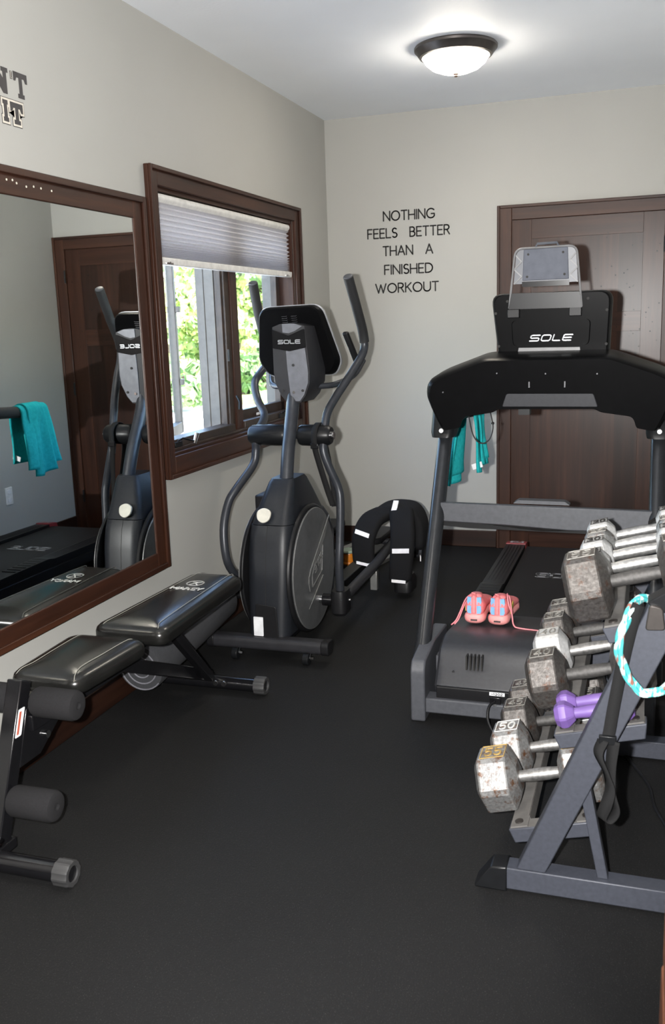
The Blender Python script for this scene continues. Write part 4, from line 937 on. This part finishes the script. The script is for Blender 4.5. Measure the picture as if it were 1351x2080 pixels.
# ------------------------------------------------------------------ dumbbell rack
rk = thing('dumbbell_rack', (1.86, -3.3, 0), 'blue-grey three-tier steel dumbbell rack by the right-hand wall', 'dumbbell rack')
TA = math.radians(14); U = V(math.cos(TA), 0, math.sin(TA)); VV = V(-math.sin(TA), 0, math.cos(TA))
TIER = [V(1.688, 0, .143), V(1.800, 0, .424), V(1.913, 0, .716)]
for yA, yi in ((-3.73, 1), (-2.87, -1)):
    MB().box((1.690, yA-.028, 0.006), (2.105, yA+.028, .066)).build('base_foot', 'rack_grey', rk, bev=.003)
    fc = MB().rings([[V(x, yA+w, z) for w, z in ((-.032*f, .0), (.032*f, .0), (.032*f, h), (-.032*f, h))] for x, f, h in ((1.608, .95, .008), (1.650, 1, .066), (1.692, 1, .070))])
    fc.build('foot_cap', 'black_satin', rk, bev=.004)
    MB().prism([(1.716, .066), (1.790, .066), (2.098, .775), (2.062, .826), (2.022, .808)], (0, yA-.026, 0), (1, 0, 0), (0, 0, 1), (0, .052, 0)).build('slanted_post', 'rack_grey', rk, bev=.003)
    MB().prism([(1.918, .066), (1.945, .066), (1.890, .345), (1.862, .345)], (0, yA-.012, 0), (1, 0, 0), (0, 0, 1), (0, .03, 0)).build('brace', 'rack_grey', rk, bev=.002)
    MB().prism(roundpoly([(2.012, .806), (2.066, .842), (2.112, .770), (2.098, .762)], .01), (0, yA-.029, 0), (1, 0, 0), (0, 0, 1), (0, .058, 0)).build('post_cap', 'black_satin', rk, bev=.003)
    MB().prism(roundpoly([(2.020, .806), (2.050, .800), (2.058, .745), (2.012, .742)], .01), (0, yA-yi*.028, 0), (1, 0, 0), (0, 0, 1), (0, -yi*.012, 0)).build('cap_tab', 'fixture_metal', rk, bev=.003)
    MB().cyl((2.066, yA-yi*.026, .79), (2.066, yA-yi*.044, .79), .009, seg=14).build('post_bolt', 'chrome', rk)
    for o in TIER:
        y0 = yA+yi*.030
        b = MB().prism([(0, 0), (.232, 0), (.220, -.040), (.008, -.040)], V(o.x, y0, o.z), U, VV, (0, yi*.050, 0)).build('tier_bracket', 'rack_grey', rk, bev=.003)
        MB().prism([(.004, .0), (.228, .0), (.228, .0012), (.004, .0012)], V(o.x, y0+yi*.004, o.z), U, VV, (0, yi*.042, 0)).build('bracket_top', 'rack_dust', b)
for o in TIER:
    for u0, s in ((.006, 1), (.226, -1)):
        P0 = V(o.x, -3.698, o.z)
        m = MB().prism([(u0, .0015), (u0+s*.046, .0015), (u0+s*.046, .0055), (u0, .0055)], P0, U, VV, (0, .80, 0))
        m.prism([(u0+s*.042, -.030), (u0+s*.046, -.030), (u0+s*.046, .0055), (u0+s*.042, .0055)], P0+V(0, .052, 0), U, VV, (0, .70, 0))
        r = m.build('shelf_rail', 'rack_dust', rk, bev=.001)
        for yy in (.025, .775):
            c = P0+U*(u0+s*.021)+V(0, yy, 0)+VV*.0055
            MB().cyl(c, c+VV*.004, .011, seg=18).build('rail_bolt', 'fixture_metal', r)

def dumbbell(lab, tier, ap, hd, hl, hr, y, mats, num, du=0., yaw=0., dz=0., grp=None, emb=None):
    o = TIER[tier]; c = V(o.x, y, o.z)+U*(.11+du)+VV*(ap+.0065+dz)
    t = thing('dumbbell', c, lab, 'dumbbell', grp)
    Rm = Matrix.Rotation(yaw, 4, 'Z') @ Matrix(((U.x, 0, VV.x, 0), (0, 1, 0, 0), (U.z, 0, VV.z, 0), (0, 0, 0, 1)))
    M = Matrix.Translation(c) @ Rm
    R6 = ap/math.cos(PI/6)
    def hexr(x, f, ch=.10):
        P = []
        for k in range(6):
            a = k*PI/3
            for e in (-1, 1):
                b_ = a+e*ch; q = R6*f*math.cos(PI/6)/math.cos(PI/6-ch)
                P.append(M @ V(x, q*math.cos(b_), q*math.sin(b_)))
        return P
    hs = []
    for s in (-1, 1):
        R = [hexr(s*(hl+x), f) for x, f in ((0, .50), (.006, .66), (.020, .97), (.024, 1.), (hd-.018, 1.), (hd-.013, .975), (hd-.001, .72), (hd, .66))]
        h = MB().rings(R).build('hex_head', mats[0], t, ang=18, bev=.0015)
        if num:
            q = M @ V(s*(hl+hd*.5), 0, ap+.0002); ux, uy, uz = (Rm.to_3x3() @ v for v in (V(1, 0, 0), V(0, 1, 0), V(0, 0, 1)))
            w, hh = hd*.30, R6*.40
            m = MB().stroke([(-w, -hh), (w, -hh), (w, hh), (-w, hh), (-w, -hh)], .0020, q, ux, uy, uz*.0018)
            text(m, num, q-uy*hh*.62, ux, uy, hh*1.24, .0042, uz*.0022, width=w*1.35, align='c', gap=.25)
            m.build('weight_number', emb or 'emboss_pale', h)
    pr = [(-hl-.004, hr*.95), (-hl+.012, hr*.95), (-hl*.4, hr*1.06), (0, hr*1.1), (hl*.4, hr*1.06), (hl-.012, hr*.95), (hl+.004, hr*.95)]
    MB().tube([M @ V(x, 0, 0) for x, r in pr], [r for x, r in pr], 20).build('handle', mats[1], t)
    return t
dk, wn_, wh, sv_ = ('iron_black', 'handle_dark'), ('iron_worn', 'handle_dark'), ('iron_white', 'handle_white'), ('iron_silver', 'handle_grey')
g0, g1, g2 = 'dumbbells on the bottom tier', 'dumbbells on the middle tier', 'dumbbells on the top tier'
dumbbell('silver dumbbell with rusty gold number nearest on the bottom tier', 0, .080, .112, .056, .0165, -3.575, ('iron_silver', 'handle_grey'), '55', -.018, .01, grp=g0, emb='emboss_gold')
dumbbell('silver rust-streaked dumbbell second from the front on the bottom tier', 0, .076, .108, .056, .016, -3.385, sv_, '50', -.010, .01, grp=g0, emb='logo_white')
dumbbell('dark worn dumbbell third from the front on the bottom tier', 0, .073, .104, .056, .016, -3.19, wn_, '45', -.014, .01, grp=g0)
dumbbell('rusty brown dumbbell at the far end of the bottom tier', 0, .070, .10, .056, .016, -3.01, wn_, '45', -.02, grp=g0)
dumbbell('dark iron dumbbell nearest on the middle tier beside the purple pair', 1, .074, .105, .060, .0165, -3.495, wn_, '40', -.011, .02, grp=g1)
dumbbell('white dumbbell with rust chips second on the middle tier', 1, .069, .100, .058, .016, -3.285, ('iron_white', 'handle_grey'), '40', -.022, .02, grp=g1)
dumbbell('worn grey dumbbell third on the middle tier behind the white one', 1, .066, .096, .056, .016, -3.10, wn_, '35', -.028, grp=g1)
dumbbell('rusty dumbbell at the far end of the middle tier', 1, .064, .094, .056, .016, -2.945, wn_, '35', -.024, grp=g1)
dumbbell('largest dark rusted dumbbell nearest on the top tier', 2, .084, .112, .060, .0165, -3.605, wn_, '55', -.011, .03, grp=g2, emb='emboss_pale')
dumbbell('white dumbbell directly behind the big dark one on the top tier', 2, .058, .088, .062, .0155, -3.37, wh, '30', -.022, .02, grp=g2, emb='emboss_dark')
dumbbell('white dumbbell third from the front on the top tier', 2, .058, .088, .062, .0155, -3.225, wh, '30', -.022, .02, grp=g2, emb='emboss_dark')
dumbbell('white dumbbell with browned top fourth on the top tier', 2, .056, .086, .062, .0155, -3.09, ('iron_silver', 'handle_white'), '25', -.021, .02, grp=g2)
dumbbell('white dumbbell at the far end of the top tier', 2, .056, .086, .062, .0155, -2.955, ('iron_white', 'handle_white'), '20', -.021, .02, grp=g2, emb='emboss_dark')
pu = ('purple_vinyl', 'purple_vinyl')
for yy, lab in ((-3.668, 'small purple dumbbell nearer of the two on the middle tier'), (-3.597, 'small purple dumbbell farther of the two on the middle tier')):
    dumbbell(lab, 1, .032, .050, .048, .0150, yy, pu, '', .0, .0, grp='small purple dumbbells')

# webbing strap hanging on the rack post
rs = thing('webbing_strap', (1.95, -3.77, .45), 'long black webbing strap looped over the near rack post', 'strap')
ribbon([(1.996, -3.752, .80), (1.985, -3.766, .765), (1.972, -3.768, .70), (1.958, -3.770, .62), (1.946, -3.772, .54), (1.938, -3.774, .48), (1.932, -3.780, .455)], .029, [(1, 0, -.4), (1, 0, -.2), (1, 0, 0), (1, 0, 0)], 'strap_band', 'web_black', rs, .003)
ribbon([(1.925, -3.782, .462), (1.915, -3.795, .43), (1.935, -3.80, .385), (1.945, -3.80, .345), (1.936, -3.80, .30), (1.927, -3.79, .262), (1.945, -3.785, .255), (1.960, -3.785, .285), (1.948, -3.785, .335), (1.945, -3.785, .40), (1.950, -3.782, .462)], .031, [(.75, -.5, 0), (.5, -.8, 0), (.9, -.4, 0), (.5, -.85, 0), (.6, -.8, 0), (.9, -.4, 0)], 'strap_loop', 'web_black', rs, .003)
MB().box((1.915, -3.785, .452), (1.955, -3.772, .474)).build('strap_keeper', 'black_satin', rs, bev=.002)
# braided headband looped over the post top
hb_ = thing('braided_headband', (2.03, -3.78, .7), 'teal white and brown braided headband looped over the rack post top', 'headband')
ctr = [V(2.010, -3.792, .598), V(1.974, -3.787, .640), V(1.954, -3.779, .700), V(1.968, -3.772, .760), V(1.990, -3.735, .802), V(2.022, -3.694, .796), V(2.066, -3.690, .770), V(2.104, -3.72, .735), V(2.112, -3.768, .695), V(2.094, -3.790, .650), V(2.055, -3.795, .610)]
ctr = [Vector(p) for p in ctr]
loop = smooth([ctr[-1]]+ctr+[ctr[0], ctr[1]], 8)[8:8+8*len(ctr)]
n = len(loop)
for k in range(3):
    P = []
    for i, p in enumerate(loop):
        t = (loop[(i+1) % n]-loop[i-1]).normalized(); out = (p-V(2.03, -3.75, .72)); out -= t*out.dot(t); out.normalize(); bn_ = t.cross(out)
        a = 2*PI*(4*i/n)+2*PI*k/3
        P.append(p+out*.0064*math.cos(a)+bn_*.0050*math.sin(a))
    MB().tube(P, .0056, 8, closed=True).build('braid_strand', 'band_pattern', hb_)

# ------------------------------------------------------------------ outside
tag(MB().box((-60, -30, -.30), (-.30, 60, -.22)).build('ground', 'concrete'), kind='structure')
tag(MB().box((-60, 13, -.22), (-.9, 60, -.10)).build('lawn', 'grass'), kind='structure')
def tree(x, y, r, h, mats, label, name='leafy_tree', z0=-.1, n=1300, crown_lo=.3, kind='tree'):
    rg = random.Random(int(x*100+y*37))
    t = thing(name, (x, y, z0), label, kind, kind+'s outside the window')
    MB().tube([(x, y, z0), (x+.05, y, z0+h*.35), (x, y+.1, z0+h*.7)], [.16, .12, .05], 10).build('trunk', 'bark', t)
    cl = [(V(x+rg.uniform(-.6, .6)*r, y+rg.uniform(-.6, .6)*r, z0+crown_lo+rg.random()*(h-crown_lo)), r*rg.uniform(.22, .38)) for _ in range(30)]
    ms = {k: MB() for k in mats}
    for i in range(n):
        c, cr = rg.choice(cl); dv = V(rg.gauss(0, 1), rg.gauss(0, 1), rg.gauss(0, .8)); dv.normalize(); p = c+dv*cr*rg.uniform(.55, 1)
        p.z = max(p.z, z0+.05)
        s = rg.uniform(.09, .19); a = V(rg.gauss(0, 1), rg.gauss(0, 1), rg.gauss(0, 1)).normalized(); b_ = a.cross(dv+V(.1, .2, .3)).normalized()
        k = mats[0] if rg.random() < .45 else rg.choice(mats)
        ms[k].add([p-a*s, p-b_*s*.55, p+a*s, p+b_*s*.55], [(0, 1, 2, 3)])
    for k in mats: ms[k].build('foliage', k, t)
A3 = ('leaf_light', 'leaf_mid', 'leaf_dark')
for i, (x, y, r, h) in enumerate(((-9.0, 12.4, .95, 3.4), (-9.0, 14.4, .95, 4.0), (-9.0, 16.4, .95, 3.2), (-9.0, 18.4, .95, 3.8), (-9.0, 20.4, .95, 4.0))):
    tree(x, y, r, h, A3, 'sunlit leafy tree outside the window, %s' % ('leftmost of the nearer row', 'behind the open sash', 'left of the window mullion', 'right of the window mullion', 'rightmost of the nearer row')[i])
for i, (x, y, r, h) in enumerate(((-11.6, 16.4, 1.1, 5.2), (-11.6, 18.8, 1.1, 4.4), (-11.6, 21.2, 1.1, 5.2), (-11.6, 23.6, 1.1, 5.0))):
    tree(x, y, r, h, ('leaf_light', 'leaf_mid'), 'pale green taller tree in the back row outside, %s' % ('behind the open sash', 'left of the mullion', 'right of the mullion', 'near the right pane edge')[i], n=1000)
for i, y in enumerate((11.6, 13.1, 14.6, 16.1, 17.6, 19.1)):
    tree(-7.2, y, .62, .85, ('leaf_dark', 'leaf_mid'), 'low dark shrub outside at the lawn edge, %s' % ('first from the left', 'second from the left', 'third from the left', 'fourth from the left', 'fifth from the left', 'last on the right')[i], 'garden_shrub', n=480, crown_lo=.05, kind='shrub')

# ------------------------------------------------------------------ light
w = bpy.data.worlds.new('World'); SC.world = w; w.use_nodes = True
nt = w.node_tree; bg = nt.nodes['Background']
sky = nt.nodes.new('ShaderNodeTexSky'); sky.sky_type = 'NISHITA'; sky.sun_disc = False
sky.sun_elevation = math.radians(52); sky.sun_rotation = math.radians(120); sky.air_density = 1.0; sky.dust_density = 2.5
lk(nt, sky.outputs[0], bg.inputs['Color']); bg.inputs['Strength'].default_value = 2.6
def lamp(name, kind, loc, energy, color, **k):
    d = bpy.data.lights.new(name, kind); d.energy = energy; d.color = color
    for a, b_ in k.items(): setattr(d, a, b_)
    o = bpy.data.objects.new(name, d); COL.objects.link(o); o.location = loc; return o
s = lamp('sun', 'SUN', (4, -4, 10), 24.0, (1, .96, .88), angle=.01)
s.rotation_euler = Vector((-.55, .30, -1)).to_track_quat('-Z', 'Y').to_euler()

# ------------------------------------------------------------------ camera (portrait) and its built-in flash
F, YAW, PIT, ROL = 1892.96, -.3274, -.1989, -.0335
C0 = V(1.9972, -5.9725, 1.4705)
f = V(math.sin(YAW)*math.cos(PIT), math.cos(YAW)*math.cos(PIT), math.sin(PIT)); r = V(math.cos(YAW), -math.sin(YAW), 0); u = r.cross(f)
c, s_ = math.cos(ROL), math.sin(ROL); r2 = r*c+u*s_; u2 = r*-s_+u*c
cam = bpy.data.cameras.new('camera'); cam.sensor_fit = 'VERTICAL'; cam.sensor_height = 36.; cam.lens = F*36/2080; cam.clip_start = .02; cam.clip_end = 200
co = bpy.data.objects.new('camera', cam); COL.objects.link(co)
co.matrix_world = Matrix(((r2.x, u2.x, -f.x, C0.x), (r2.y, u2.y, -f.y, C0.y), (r2.z, u2.z, -f.z, C0.z), (0, 0, 0, 1)))
SC.camera = co
cam.dof.use_dof = True; cam.dof.focus_distance = 3.9; cam.dof.aperture_fstop = 6.5
fl = lamp('flash', 'SPOT', C0+V(-.115, .02, .004), 780, (1, .985, .965), spot_size=math.radians(98), spot_blend=.5, shadow_soft_size=.018)
fl.rotation_euler = (f+V(-.03, 0, .13)).to_track_quat('-Z', 'Y').to_euler()

SC.view_settings.view_transform = 'Standard'; SC.view_settings.look = 'None'; SC.view_settings.gamma = 1; SC.view_settings.use_curve_mapping = False
SC.view_settings.exposure = 0.0
SC.cycles.max_bounces = 10; SC.cycles.transparent_max_bounces = 12; SC.cycles.caustics_reflective = False; SC.cycles.caustics_refractive = False
SC.cycles.sample_clamp_indirect = 6.
